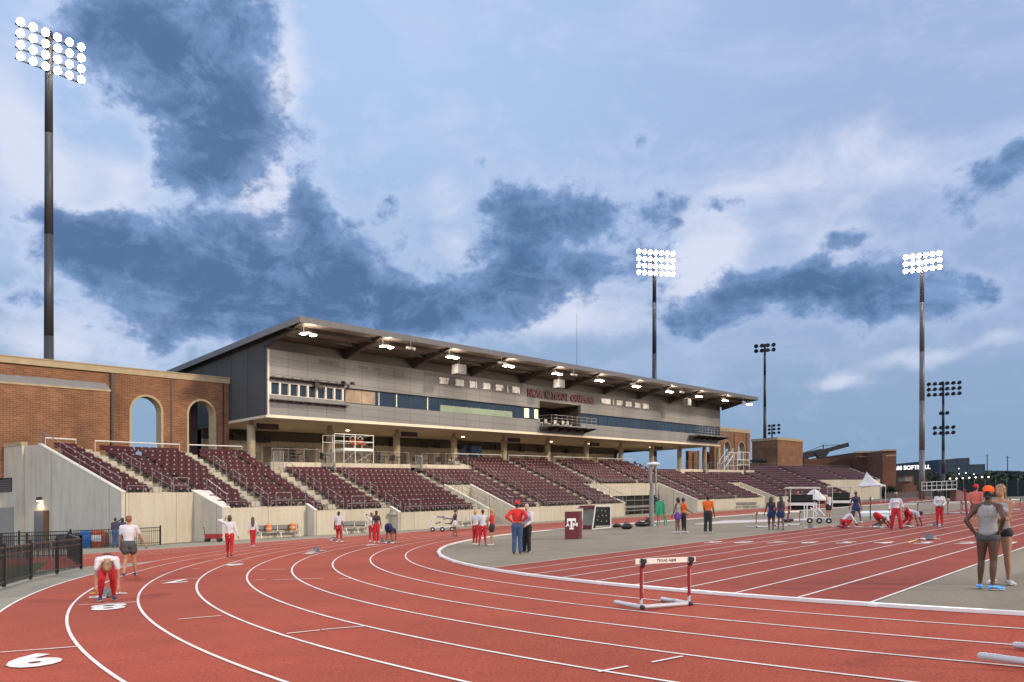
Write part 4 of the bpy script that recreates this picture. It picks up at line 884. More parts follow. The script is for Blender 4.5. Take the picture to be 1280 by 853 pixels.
for i, u in enumerate(us):
    x, y = P(u, -57.5); f = MB(); f.lathe([(.33,ZC-.02),(.33,ZS-.5),(.20,ZS-.48),(.20,ZS-.12)], 18, (x,y,0)); bpart('column', f, mat('column_concrete', (.40,.33,.22), .85, .15, 1.5), smooth=False)
for i in (0, 2, 4, 6, 8):
    u = us[i]; f = MB(); f.ubox(u+.3, u+2.3, -57.2, -57.1, ZS-.75, ZS-.3); bpart('hanging_sign', f, m_black)
    f = MB(); f.ubox(u+.6, u+2.0, -57.098, -57.09, ZS-.62, ZS-.45); bpart('sign_panel', f, mat('sign_maroon', (.14,.02,.03), .5, .2, 2))
for i in range(9):
    u = -3.2+7.7*i; f = MB(); x, y = P(u, -60); f.lathe([(.16,ZS-.18),(.16,ZS-.125)], 14, (x,y,0)); bpart('downlight', f, mat('downlight_glow', (.9,.8,.6), .4, .02, 3, emit=(1,.78,.5), es=8))
    l = bpy.data.lights.new('downlight', 'SPOT'); l.energy = 950; l.color = (1,.80,.56); l.spot_size = R(160); l.spot_blend = 1; l.shadow_soft_size = .25
    lo = bpy.data.objects.new('downlight', l); C.objects.link(lo); lo.location = W(x, y, ZS-.25)
# roof
RF, RB, R0, R1 = -48.9, -73.0, -8.4, 69.6
def rz(v): return 15.86-(RF-v)*.065
f = MB(); f.uprism(R0, R1, [(RF,rz(RF)),(RB,rz(RB)),(RB,rz(RB)-.18),(RF,rz(RF)-.18)]); rf = bpart('roof', f, m_roofu)
f = MB(); f.uprism(R0-.05, R1+.05, [(RF+.1,rz(RF)+.03),(RF+.1,rz(RF)-.42),(RF+.003,rz(RF)-.42),(RF+.003,rz(RF)+.03)]); wpart('fascia', f, m_fascia, rf)
for a_ in (R0-.1, R1+.003):
    f = MB(); f.uprism(a_, a_+.097, [(RF+.1,rz(RF)+.03),(RB,rz(RB)+.03),(RB,rz(RB)-.42),(RF+.1,rz(RF)-.42)]); wpart('side_fascia', f, m_fascia, rf)
for v in (-50.6, -52.6):
    f = MB(); f.uprism(R0, R1, [(v+.12,rz(v)-.185),(v+.12,rz(v)-.45),(v-.12,rz(v)-.45),(v-.12,rz(v)-.185)]); wpart('purlin', f, m_trim, rf)
m_beam = mat('beam_dark', (.05,.04,.038), .6, .15, 2)
for i in range(11):
    u = -7.95+7.7*i
    f = MB(); f.uprism(u, u+.28, [(RF+.0-.45,rz(RF)-.19),(RF-.45,rz(RF)-.32),(VB-.3,rz(VB)-1.05),(VB-.3,rz(VB)-.19)]); wpart('rafter', f, m_beam, rf)
# lamps under the roof
LU = [-7.2+7.62*i for i in range(11)]
for i, u in enumerate(LU):
    v = -50.1; z = 14.95; e = max(5, 34-2.9*i)
    x, y = P(u, v); t = thing('roof_floodlight', 'lit pair of warm floodlights under the roof, %s from the left' % STN[i].replace('leftmost','first'), 'floodlight', (x, y, z), 0, 'floodlights under the roof'); 
    b = MB(); b.ubox(u-.04, u+.04, v-.04, v+.04, z+.1, rz(v)-.18); b.ubox(u-.5, u+1.0, v-.05, v+.05, z+.12, z+.2)
    for du in (0, .85): b.uprism(u+du-.28, u+du+.28, [(v-.28,z+.02),(v+.28,z+.02),(v+.2,z+.14),(v-.2,z+.14)])
    wpart('housing', b, m_rail, t)
    for du in (0, .85):
        b = MB(); b.lathe([(.05,-.05),(.17,-.04),(.26,.0),(.26,.015)], 16, P(u+du,v)+(z,)); wpart('lamp_face', b, m_warmlamp, t)
    if i < 10:
        l = bpy.data.lights.new('roof_flood', 'SPOT'); l.energy = 1500; l.color = (1,.90,.78); l.spot_size = R(165); l.spot_blend = 1; l.shadow_soft_size = .3
        lo = bpy.data.objects.new('roof_flood', l); C.objects.link(lo); x, y = P(u+.4, v); lo.location = W(x, y, z-.1)
        l = bpy.data.lights.new('roof_spill', 'POINT'); l.energy = 210; l.color = (1,.82,.62); l.shadow_soft_size = .2; lo = bpy.data.objects.new('roof_spill', l); C.objects.link(lo); x, y = P(u+.4, v+.5); lo.location = W(x, y, z-.12)
for i in range(7):
    u = 2.6+7.62*i*1.5 if i < 6 else 66; v = -49.6; z = rz(v)-.75; x, y = P(u, v)
    if u > 68: continue
    t = thing('small_spotlight', 'small pale spotlight near the roof edge, %s along' % STN[i].replace('leftmost','first'), 'spotlight', (x,y,z), 0, 'small spotlights near the roof edge')
    b = MB(); b.cap(P(u,v)+(z,), .1, P(u+.35,v)+(z-.03,), .12, ends=0); b.cap(P(u+.55,v)+(z,), .1, P(u+.9,v)+(z-.03,), .12, ends=0); b.rod(P(u+.45,v)+(z,), P(u+.45,v)+(rz(v)-.2,), .02); b.bar(P(u,v)+(z+.1,), P(u+.9,v)+(z+.1,), .04, .04); wpart('lamp_body', b, m_railw, t)
for i, (u, v, w) in enumerate(((10.2,-51.0,1.0),(25.2,-51.0,.9),(52.6,-51.0,.8))):
    z = 13.75; x, y = P(u, v); t = thing('hanging_speaker', ['large grey loudspeaker box hanging under the roof left of the red letters','dark loudspeaker box hanging above the balcony','loudspeaker hanging near the far end of the roof'][i], 'loudspeaker', (x,y,z), 0, 'loudspeakers hanging under the roof')
    b = MB(); b.ubox(u-w*.6, u+w*.6, v-.35, v+.35, z, z+.85); wpart('cabinet', b, m_fascia, t)
    b = MB(); b.rod(P(u,v)+(z+.85,), P(u,v)+(rz(v)-.18,), .05); b.ubox(u-.5,u+.5,v-.05,v+.05,z+.86,z+.93); wpart('bracket', b, m_black, t)
    b = MB(); b.ubox(u-w*.5, u+w*.5, v+.352, v+.37, z+.08, z+.77); wpart('grille', b, mat('speaker_mesh', (.10,.11,.12), .7, .3, 9), t)
# things on the facade
for u, z, w, h in ((4.9,13.35,1.3,.8),(-3.0,13.75,1.2,.35),(-1.9,13.65,.9,.45),(1.0,13.75,1.0,.25),(2.6,13.72,1.0,.3),(8.7,13.9,1.6,.3),(21.9,13.45,.9,.9)):
    f = MB(); f.ubox(u, u+w, VB+.003, VB+.02, z, z+h); bpart('wall_sign', f, mat('patch_grey', (.12,.105,.10), .7, .25, 4), label='darker grey patch or small sign on the upper panels')
f = MB()
for u in (-.9, .05): f.cap(P(u,VB+.3)+(12.35,), .12, P(u,VB+.55)+(12.3,), .14, ends=2); f.rod(P(u,VB)+(12.2,), P(u,VB+.3)+(12.35,), .02)
f.ubox(-3.6,-3.2,VB+.1,VB+.3,11.75,12.3); f.ubox(-3.9,-2.8,VB+.12,VB+.2,12.1,12.2); f.ubox(-3.3,-2.6,VB+.15,VB+.25,11.65,11.8); bpart('wall_speakers', f, m_black)
def letters(txt, u0, u1, z0, z1, m, nm, off=.012, dep=.05):
    me = textmesh(txt, 1, dep, off); xs = [v.co.x for v in me.vertices]; ys = [v.co.y for v in me.vertices]; x0, x1, y0, y1 = min(xs), max(xs), min(ys), max(ys)
    org = tuple(bd.location)
    for v in me.vertices:
        u = u0+(v.co.x-x0)/(x1-x0)*(u1-u0); z = z0+(v.co.y-y0)/(y1-y0)*(z1-z0); x, y = P(u, VB+.07+v.co.z)
        v.co = (x-org[0], y-org[1], z+KS*x-org[2])
    me.materials.clear(); me.materials.append(m); o = link(nm, me, bd); ORG[o.name] = org; o['label'] = 'letters reading '+txt; return o
m_let = mat('letter_white', (.9,.88,.82), .6, .05, 3)
for t, a, b_ in (('2017',10.55,11.8),('2013',12.65,13.8),('2011',14.6,15.6),('2010',16.55,17.6),('2009',18.45,19.6)): letters(t, a, b_, 13.26, 13.92, m_let, 'year_letters', .075)
letters('|', 20.25, 20.33, 13.22, 13.9, m_let, 'divider_mark'); letters('MEN', 21.05, 22.15, 13.26, 13.92, m_let, 'word_letters', .075)
letters('NCAA', 23.5, 26.1, 13.05, 13.9, m_letm, 'word_letters', .055); letters('NATIONAL', 26.5, 30.7, 13.05, 13.9, m_letm, 'word_letters', .055); letters('CHAMPIONS', 31.15, 35.7, 13.05, 13.9, m_letm, 'word_letters', .055)
letters('WOMEN', 37.2, 39.1, 13.26, 13.92, m_let, 'word_letters', .075); letters('|', 39.75, 39.85, 13.22, 13.9, m_let, 'divider_mark')
for t, a, b_ in (('2009',40.5,41.8),('2010',42.5,43.8),('2011',44.55,45.8),('2014',46.5,47.8)): letters(t, a, b_, 13.26, 13.92, m_let, 'year_letters', .075)
# ------------------------------------------------------------------ things on the concourse
def cafe(u, v, i, lab):
    x, y = P(u, v); t = thing('cafe_table', lab, 'table', (x,y,ZC), 0, 'dark tables on the concourse'); b = MB()
    b.lathe([(.38,.72),(.38,.76)], 14, (x,y,ZC)); b.rod((x,y,ZC), (x,y,ZC+.72), .04); b.lathe([(.22,0),(.22,.03)], 12, (x,y,ZC)); wpart('table_top', b, m_black, t)
    for a in (0.3, 2.4, 4.4):
        cx, cy = x+.62*math.cos(a), y+.62*math.sin(a)
        k = thing('cafe_chair', 'dark chair %s the %s' % ({0.3:'right of',2.4:'behind',4.4:'in front of'}[a], lab.replace('small dark ','')), 'chair', (cx,cy,ZC), a, 'dark chairs on the concourse'); b = MB()
        b.box(-.2,.2,-.2,.2,.43,.47); b.box(.17,.2,-.2,.2,.5,.9)
        for sx in (-.18,.18):
            for sy in (-.18,.18): b.rod((sx,sy,0), (sx,sy,.45 if sx < 0 else .6), .015)
        lpart('chair_frame', b, m_black, k)
for i, (u, v, lb) in enumerate(((-4.2,-55.2,'small dark table nearest the roller shutter'),(-1.6,-55,'small dark table left of the white platform'),(4.7,-55,'small dark table behind the wide block'),(6.4,-55.2,'small dark table at the fourth column'),(9.2,-55.2,'small dark table above the ramp'),(12.4,-55.3,'small dark table behind the ramp rail'))): cafe(u, v, i, lb)
x, y = P(.5, -55); t = thing('work_platform', 'white metal work platform with guard rails standing on the concourse', 'platform', (x, y, ZC))
b = MB()
u0, u1, v0, v1 = -1.2, 3.0, -56, -54.4
for z in (1.35,): b.ubox(u0+1.0, u1, v0, v1, ZC+z-.25, ZC+z)
wpart('deck', b, m_railw, t); b = MB()
for u in (u0+1.0, u0+2.2, u1-.02, u0, ):
    for v in (v0, v1): b.rod(P(u,v)+(ZC,), P(u,v)+(ZC+2.5,), .035)
for z in (1.9, 2.5):
    for v in (v0, v1): b.rod(P(u0,v)+(ZC+z,), P(u1,v)+(ZC+z,), .035)
    b.rod(P(u1,v0)+(ZC+z,), P(u1,v1)+(ZC+z,), .035)
wpart('guard_rails', b, m_railw, t); b = MB()
for a, c in ((u0+1.0,u0+2.2),(u0+2.2,u1)):
    b.rod(P(a,v1)+(ZC+.1,), P(c,v1)+(ZC+1.1,), .03); b.rod(P(a,v1)+(ZC+1.1,), P(c,v1)+(ZC+.1,), .03)
wpart('scissor_braces', b, m_rail, t)
for k, (u, nm) in enumerate(((1.35,'left'),(2.2,'right'))):
    x, y = P(u, -55); c_ = thing('orange_chair', 'orange seated chair on the white platform, the '+nm+' one', 'chair', (x,y,ZC+1.35), 0, 'orange chairs on the white platform'); b = MB()
    b.ubox(u-.3, u+.3, -55.2, -54.8, ZC+1.7, ZC+1.8); b.ubox(u-.3, u+.3, -55.25, -55.2, ZC+1.8, ZC+2.2)
    wpart('seat_shell', b, mat('orange_red', (.42,.08,.03), .6, .15, 3), c_); b = MB()
    pts = [P(u-.3+.6*i/8, -55.22)+(ZC+2.2+.28*math.sin(math.pi*i/8),) for i in range(9)]; b.path(pts, .03); b.rod(P(u,-55)+(ZC+1.35,), P(u,-55)+(ZC+1.7,), .04); wpart('hoop', b, m_railw, c_)
x, y = P(-3.2, -54.3)
def graygate(u, lab):
    x, y = P(u, -53.2); t = thing('mesh_gate', lab, 'gate', (x,y,5.1), 0, 'grey mesh gates at the stair heads'); b = MB()
    for i in range(8): b.rod(P(u-.4+.115*i,-53.24)+(5.0,), P(u-.4+.115*i,-53.24)+(6.3,), .01)
    for i in range(9): b.rod(P(u-.42,-53.24)+(5.05+.15*i,), P(u+.42,-53.24)+(5.05+.15*i,), .008)
    wpart('mesh_panel', b, m_rail, t)
    b = MB(); b.path([P(u-.44,-53.24)+(4.95,), P(u-.44,-53.24)+(6.35,), P(u+.44,-53.24)+(6.35,), P(u+.44,-53.24)+(4.95,)], .025); wpart('gate_frame', b, m_rail, t)
graygate(-7.3, 'grey mesh gate at the head of the third stair'); graygate(-2.4, 'grey mesh gate beside the white work platform'); graygate(7.3, 'grey mesh gate above the ramp'); graygate(62.4, 'grey mesh gate between the pale far walls')
# ================================================================== BRICK ARCADES
def arch_wall(parent, u0, u1, v, th_, z0, z1, arches, m, nm='brick_wall'):
    """wall along u with round-headed openings: (uc, halfwidth, spring height)"""
    f = MB(); cuts = []
    segs = []; cur = u0
    for uc, hw, zs in arches:
        f.ubox(cur, uc-hw, v-th_, v, z0, z1); cur = uc+hw
        n = 12
        for i in range(n):      # spandrel columns over the curve
            a0 = math.pi*i/n; a1 = math.pi*(i+1)/n; ua, ub = uc-hw*math.cos(a0), uc-hw*math.cos(a1); za, zb = zs+hw*math.sin(a0), zs+hw*math.sin(a1)
            q = [P(ua,v), P(ub,v), P(ub,v-th_), P(ua,v-th_)]
            f.hexa([q[0]+(za,), q[1]+(zb,), q[2]+(zb,), q[3]+(za,)], [(x,y,z1) for x,y in q])
    f.ubox(cur, u1, v-th_, v, z0, z1)
    wpart(nm, f, m, parent)
    f = MB()
    for uc, hw, zs in arches:    # stone surround
        w = .15; n = 16
        pin = [(uc-hw, z0)]+[(uc-hw*math.cos(math.pi*i/n), zs+hw*math.sin(math.pi*i/n)) for i in range(n+1)]+[(uc+hw, z0)]
        pout = [(uc-hw-w, z0)]+[(uc-(hw+w)*math.cos(math.pi*i/n), zs+(hw+w)*math.sin(math.pi*i/n)) for i in range(n+1)]+[(uc+hw+w, z0)]
        for i in range(len(pin)-1):
            A = [P(pin[i][0]+(.03 if pin[i][0]<uc else -.03) ,v+.06)+(pin[i][1],), P(pin[i+1][0],v+.06)+(pin[i+1][1],), P(pout[i+1][0],v+.06)+(pout[i+1][1],), P(pout[i][0],v+.06)+(pout[i][1],)]
            B = [P(UV(a[0],a[1])[0], v-th_+.02 if j in (0,1) else v+.004)+(a[2],) for j, a in enumerate(A)]
            f.hexa(B, A)
    wpart('arch_surround', f, m_cast, parent)
x, y = P(-14, -60); ar = thing('brick_arcade', 'red brick wall with two stone-trimmed round arches left of the press building', 'brick wall', (x, y, ZC-1))
vA = -59.4; zb = ZC-1
def uat(px, v):
    m = (px-640)/FPX; Y = (v+OX*CS-OY*SN)/(m*CS-SN); return UV(m*Y, Y)[0]
def zat(px, py, v):
    m = (px-640)/FPX; Y = (v+OX*CS-OY*SN)/(m*CS-SN); return CH-(py-(HOR-KS*px))*Y/FPX
a1l, a1r = uat(164,vA), uat(201.5,vA); a2l, a2r = uat(235.5,vA), uat(267.5,vA); uR = UL-.2; uJ = uat(138,vA)
zt1 = zat(183, 496, vA); zt2 = zat(252, 501.5, vA); ztop = zat(200,472,vA)
ar_arch = [((a1l+a1r)/2, (a1r-a1l)/2, zt1-(a1r-a1l)/2), ((a2l+a2r)/2, (a2r-a2l)/2, zt2-(a2r-a2l)/2)]
arch_wall(ar, uJ, uR, vA, .8, zb, ztop, ar_arch, m_brick)
f = MB(); f.ubox(uJ-14, uR+.05, vA-.85, vA+.08, ztop+.003, ztop+.42); f.ubox(uJ-14, uR+.1, vA-.9, vA+.13, ztop+.423, ztop+.5); wpart('coping', f, m_cast, ar)
f = MB()
for px in (214, 279): u = uat(px, vA); f.ubox(u-.06, u+.06, vA+.003, vA+.03, zb, ztop)
f.ubox(uJ+.02, uJ+.2, vA+.003, vA+.1, zb, ztop); wpart('downpipe', f, m_trim, ar)
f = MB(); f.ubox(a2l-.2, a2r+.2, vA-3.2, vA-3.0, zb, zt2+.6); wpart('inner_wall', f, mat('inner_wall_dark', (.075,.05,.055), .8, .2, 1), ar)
# projecting block at the far left with a set-back parapet
f = MB(); f.ubox(uJ-14, uJ-.003, vA-.8, vA-.1, zb, ztop); wpart('parapet_wall', f, m_brick, ar)
x, y = P(uJ-6, -58.6); bl = thing('brick_block', 'plain red brick block with a grey sloping cap at the left edge', 'brick wall', (x, y, ZC-1))
vK = vA+.9; zk = zat(137, 490, vK); uK = uat(137.5, vK)
f = MB(); f.ubox(uK-14, uK, vA+.003, vK, zb, zk); wpart('brick_wall', f, m_brick, bl)
f = MB(); f.ubox(uK-14, uK+.04, vA+.01, vK+.06, zk+.003, zk+.13); wpart('stone_band', f, m_cast, bl)
f = MB(); f.uprism(uK-14, uK+.02, [(vK+.04,zk+.133),(vK+.04,zk+.2),(vA+.01,zk+.75),(vA+.01,zk+.133)]); wpart('sloping_cap', f, mat('cap_grey', (.25,.235,.22), .7, .1, 2), bl)
# arcade at the far end of the press building
x, y = P(85, -60); a3 = thing('far_brick_arcade', 'red brick gateway with two tall arches at the far end of the press building', 'brick gateway', (x, y, ZC))
vB = -59.5; e1l, e1r = uat(904.5,vB), uat(913.,vB); e2l, e2r = uat(922.5,vB), uat(931,vB); u0 = uat(893,vB); u1 = uat(937.5,vB); zt = zat(920,540.5,vB)
h1 = zat(909,552,vB); h2 = zat(927,553,vB)
arch_wall(a3, u0, u1, vB, .9, ZC-.5, zt, [((e1l+e1r)/2,(e1r-e1l)/2,h1-(e1r-e1l)/2), ((e2l+e2r)/2,(e2r-e2l)/2,h2-(e2r-e2l)/2)], m_brick)
f = MB(); f.ubox(u0-.05, u1+.05, vB-.95, vB+.08, zt+.003, zt+.6); wpart('coping', f, m_cast, a3)
f = MB()
for px in (917.5, 933): u = uat(px, vB); f.ubox(u-.1, u+.1, vB+.003, vB+.05, ZC, zt)
wpart('downpipe', f, m_trim, a3)
f = MB()
for px in (866, 886): u = uat(px, -62.); f.ubox(u-1.4, u+1.4, -62.5, -62, ZC, ZS-.15)
wpart('brick_pier', f, m_brick, a3)
f = MB()
for px in (874.5, 893.5): u = uat(px, -61.); f.ubox(u-.25, u+.25, -61.3, -61, ZC, ZS-.15)
wpart('stone_pier', f, m_cast, a3)
for i, px in enumerate((880.7, 897.8)):
    u = uat(px, -56.5); x, y = P(u, -56.5); f = MB(); f.lathe([(.33,ZC),(.33,ZS-.15)], 16, (x,y,0)); wpart('end_column', f, MATS['column_concrete'], bd)
def stairlike(u, lab, w=3.0):
    x, y = P(u, -55.5); t = thing('white_scaffold', lab, 'scaffold', (x,y,ZC), 0, 'white scaffolds at the far gateway'); b = MB()
    for a in (u-w/2, u, u+w/2):
        for v in (-56.3, -54.8): b.rod(P(a,v)+(ZC,), P(a,v)+(ZC+2.9,), .06)
    for z in (.9,1.7,2.9):
        for v in (-56.3,-54.8): b.rod(P(u-w/2,v)+(ZC+z,), P(u+w/2,v)+(ZC+z,), .06)
    b.ubox(u-w/2, u+w/2, -56.3, -54.8, ZC+1.6, ZC+1.7); wpart('tube_frame', b, m_railw, t); return t
stairlike(uat(924,-55.5), 'white tube scaffold in front of the right brick arch', 4.2)
u = uat(908,-55.5); x, y = P(u,-55.5); t = thing('white_stairs', 'white metal stair unit in front of the left brick arch', 'stairs', (x,y,ZC)); b = MB()
for i in range(6): b.ubox(u-1.8+i*.5, u-1.3+i*.5, -56, -55, ZC+.3+i*.35, ZC+.36+i*.35)
for v in (-56,-55): b.bar(P(u-1.9,v)+(ZC+.1,), P(u+1.3,v)+(ZC+2.4,), .08,.15); b.bar(P(u-1.9,v)+(ZC+1.1,), P(u+1.3,v)+(ZC+3.4,), .06,.06); b.rod(P(u+1.3,v)+(ZC,), P(u+1.3,v)+(ZC+3.4,), .05); b.rod(P(u-1.9,v)+(ZC,), P(u-1.9,v)+(ZC+1.2,), .05)
wpart('stair_frame', b, m_railw, t)
# ================================================================== BACKGROUND
def vat(px, u):
    m = (px-640)/FPX; Y = (u+OX*SN+OY*CS)/(m*SN+CS); return UV(m*Y, Y)[1]
def zpx(px, py, Y): return CH-(py-(HOR-KS*px))*Y/FPX
V2 = -62.; uc = uat(971, V2); u2 = uat(1003.5, V2); vv = vat(940, uc); zt = zat(971, 550, V2)
x, y = P(uc+4, V2-3); t = thing('brick_building', 'square red brick building with a pale roof edge beyond the far seats', 'building', (x, y, 0))
f = MB(); f.ubox(uc, u2, vv, V2, -.2, zt); wpart('wall', f, m_brick, t)
f = MB(); f.ubox(uc-.15, u2+.15, vv-.15, V2+.15, zt+.003, zt+.5); wpart('coping', f, m_cast, t)
f = MB(); f.ubox(uc-.12, uc-.003, V2-9, V2-3.5, zat(971,590,V2), zat(971,577,V2)); wpart('door', f, mat('door_yellow', (.55,.40,.16), .6, .1, 3), t)
f = MB(); f.ubox(uc-1.4, uc-.1, V2-11, V2-2, zat(971,576,V2), zat(971,573.5,V2)); wpart('door_canopy', f, m_trim, t)
f = MB(); f.ubox(uc-.05, uc+.3, V2+.003, V2+.06, 5, zt); wpart('corner_pipe', f, m_trim, t)
# brick softball grandstand
def fbox(mb, px0, px1, Y, dY, py0, py1, zbase=None):
    x0, x1 = (px0-640)/FPX*Y, (px1-640)/FPX*Y; pc = (px0+px1)/2
    mb.box(x0, x1, Y, Y+dY, (zpx(pc,py1,Y) if zbase is None else zbase)+0, zpx(pc,py0,Y))
def far(name, label, cat, px, Y, group=None):
    return thing(name, label, cat, ((px-640)/FPX*Y, Y, 0), 0, group)
mb_b2 = mat('far_brick', (.15,.062,.038), .9, .25, .3); mb_b3 = mat('far_brick_light', (.20,.085,.05), .9, .25, .3)
t = far('brick_stadium', 'tall dark red brick stadium end wall behind the white tent', 'building', 1090, 190)
f = MB(); fbox(f, 1069, 1103, 190, 30, 565, 0, -1); wpart('wall', f, mb_b2, t)
f = MB(); fbox(f, 1103.1, 1120.5, 182, 32, 563, 0, -1); wpart('tower', f, mb_b3, t)
f = MB(); fbox(f, 1005, 1068.9, 192, 14, 573, 0, -1); wpart('low_wing', f, mb_b2, t)
f = MB(); fbox(f, 1074, 1101, 189.9, .09, 570, 571.3); fbox(f, 1107, 1120, 181.9, .09, 569, 570.6); fbox(f, 1102.6, 1121, 181.6, .39, 562, 564); fbox(f, 1068.5, 1102, 189.7, .29, 564, 566); wpart('stone_band', f, m_cast, t)
t = far('softball_scoreboard', 'dark wall topped by white letters beside the brick stadium', 'sign', 1142, 186)
f = MB(); fbox(f, 1121, 1166, 186, 2, 587.5, 0, -1); wpart('dark_wall', f, mat('navy_wall', (.018,.016,.025), .7, .3, .2), t)
def bgletters(txt, px0, px1, Y, py0, py1, parent, m):
    me = textmesh(txt, 1, .1, .02); xs = [v.co.x for v in me.vertices]; ys = [v.co.y for v in me.vertices]; x0, x1, y0, y1 = min(xs), max(xs), min(ys), max(ys)
    org = tuple(parent.location); X0, X1 = (px0-640)/FPX*Y, (px1-640)/FPX*Y; pc = (px0+px1)/2
    for v in me.vertices:
        x = X0+(v.co.x-x0)/(x1-x0)*(X1-X0); z = zpx(pc,py1,Y)+(v.co.y-y0)/(y1-y0)*(zpx(pc,py0,Y)-zpx(pc,py1,Y)); yy = Y-v.co.z
        v.co = (x-org[0], yy-org[1], z+KS*x-org[2])
    me.materials.clear(); me.materials.append(m); o = link('sign_letters', me, parent); ORG[o.name] = org; o['label'] = 'white letters reading '+txt; return o
bgletters('A&M SOFTBALL', 1107+5, 1163, 185.8, 582, 587.3, t, mat('lit_letters', (.8,.8,.8), .5, .05, 2, emit=(1,.98,.95), es=1.0))
f = MB(); fbox(f, 1130, 1142, 170, 3, 595, 0, -1); fbox(f, 1127, 1146, 168, 3, 607, 0, -1)
t = far('brick_kiosk', 'small brown brick hut with a pale top in front of the dark scoreboard wall', 'hut', 1136, 168); wpart('wall', f, mb_b3, t)
f = MB(); fbox(f, 1131, 1140, 169.5, 3, 597, 602); wpart('roof_box', f, m_step, t)
# dark cantilever canopy of another stand
t = far('stand_canopy', 'dark steel cantilever canopy rising to the right above the brick wing', 'canopy', 1030, 260)
def fp(px, py, Y): return ((px-640)/FPX*Y, Y, zpx(px, py, Y))
f = MB(); f.bar(fp(1000,571,260), fp(1027,565,260), 1.5, 2.0); f.bar(fp(1027,565,260), fp(1060,556,260), 1.5, 1.3); wpart('roof_beam', f, m_trim, t)
f = MB(); f.prism([fp(1019,566,259), fp(1038,563,259), fp(1031,574,259), fp(1025,574,259)], (0,2,0)); f.prism([fp(1003,570,259), fp(1011,568,259), fp(1010,580,259), fp(1005,580,259)], (0,2,0)); wpart('pylon', f, m_trim, t)
f = MB(); f.rod(fp(1029,556,260), fp(1029,566,260), .2); f.rod(fp(1029,557,260), fp(1057,556,260), .1); f.rod(fp(1029,557,260), fp(1003,567,260), .1); wpart('stay_mast', f, m_trim, t)
# far office block in the evening air
m_far = wallmat('far_facade', (.055,.085,.12), (.04,.065,.09), pw=6, ph=5, line=.8, linecol=(.035,.055,.08))
t = far('office_block', 'distant blue-grey office block with two stepped masses on the horizon', 'building', 1200, 520)
f = MB(); fbox(f, 1174, 1212, 520, 60, 574, 0, -5); wpart('tall_wing', f, m_far, t)
f = MB(); fbox(f, 1212.1, 1231.5, 522, 50, 580.5, 0, -5); wpart('low_wing', f, m_far, t)
f = MB(); fbox(f, 1198, 1212, 521, 10, 572.7, 574); wpart('roof_plant', f, m_far, t)
# wooded hills on the horizon
def hill(name, px0, px1, Y, top, seed, m, kind='structure'):
    rnd = random.Random(seed); f = MB(); n = 60; pts = []
    for i in range(n+1):
        px = px0+(px1-px0)*i/n; h = top(px)+rnd.uniform(-.5,.5); pts.append((px, h))
    lo = [fp(a,650,Y)[:2] for a, b in pts]
    for k in range(n):
        a, b = pts[k], pts[k+1]; p0, p1 = fp(a[0],a[1],Y), fp(b[0],b[1],Y)
        f.add([(p0[0],Y-40,-3),(p1[0],Y-40,-3),p1,p0,(p1[0],Y+60,-3),(p0[0],Y+60,-3)], [(0,1,2,3),(3,2,4,5)])
    return struct(name, f, m)
m_hill = surf('wooded_hill', (.020,.040,.045), (.012,.025,.03), big=.03, fine=.6, bump=1)
hill('hills', 1105, 1420, 700, lambda x: 591-2.5*math.exp(-((x-1262)/30.)**2)-1.5*math.exp(-((x-1225)/20.)**2), 3, m_hill)
# trees
def tree(px, Y, py_top, w, seed, label, m, n=420, base=None):
    rnd = random.Random(seed); x = (px-640)/FPX*Y; ztop = zpx(px, py_top, Y)
    t = thing('tree', label, 'tree', (x, Y, 0), 0, 'trees beyond the track'); h = ztop; b = MB()
    b.cap((x,Y,-.2), h*.035+.05, (x+h*.02,Y,h*.55), h*.015+.02, ends=0)
    for i in range(5): a = rnd.uniform(0,6.28); b.rod((x,Y,h*rnd.uniform(.3,.5)), (x+w*.3*math.cos(a),Y+w*.3*math.sin(a),h*rnd.uniform(.6,.8)), h*.012, 5)
    wpart('trunk', b, mat('bark', (.06,.045,.03), .9, .3, 3), t)
    b = MB(); cl = [(rnd.gauss(0,w*.2), rnd.gauss(0,w*.2), h*rnd.uniform(.35,.85), w*rnd.uniform(.14,.26)) for _ in range(14)]
    for i in range(n):
        c = rnd.choice(cl); d = Vector((rnd.gauss(0,1),rnd.gauss(0,1),rnd.gauss(0,1))).normalized()*c[3]*rnd.uniform(.6,1.1)
        q = Vector((x+c[0],Y+c[1],c[2]))+d; s = w*.045*rnd.uniform(.6,1.5)
        a = Vector((rnd.gauss(0,1),rnd.gauss(0,1),rnd.gauss(0,1))).normalized()*s; e = a.cross(Vector((rnd.gauss(0,1),rnd.gauss(0,1),rnd.gauss(0,1)))).normalized()*s
        b.add([q-a,q+e,q+a,q-e], [(0,1,2,3)])
    o = link('crown', b.mesh('crown', m, True, tuple(t.location), recalc=False), t)
m_leaf = mat('leaf_dark', (.030,.050,.022), .8, .4, .6); m_leaf2 = mat('leaf_olive', (.06,.07,.03), .8, .4, .6)
TL = [(1108,175,611,4,'low bush right of the tent'),(1117,176,610,4,'low bush below the brick tower'),(1124,170,613,3,'small bush left of the brick hut'),(1147,172,612,3.5,'small bush right of the brick hut'),
      (1171,180,590,6,'small pale tree left of the tall unlit lamp pole'),(1186,230,598,9,'round tree right of the tall unlit lamp pole'),(1199,235,597,10,'round tree under the office block'),(1212,232,598,9,'round tree under the low office wing'),
      (1226,240,597,10,'round tree by the first utility pole'),(1242,238,596,11,'broad tree between the utility poles'),(1256,236,597,10,'broad tree by the second utility pole'),(1271,240,596,11,'broad tree near the right edge of the photo'),(1290,238,595,12,'broad tree cut by the right edge of the photo'),(1181,260,601,8,'low tree behind the viewing platform')]
for i, (px, Y, py, w, lb) in enumerate(TL): tree(px, Y, py, w, 50+i, lb, m_leaf2 if i in (4,9) else m_leaf)
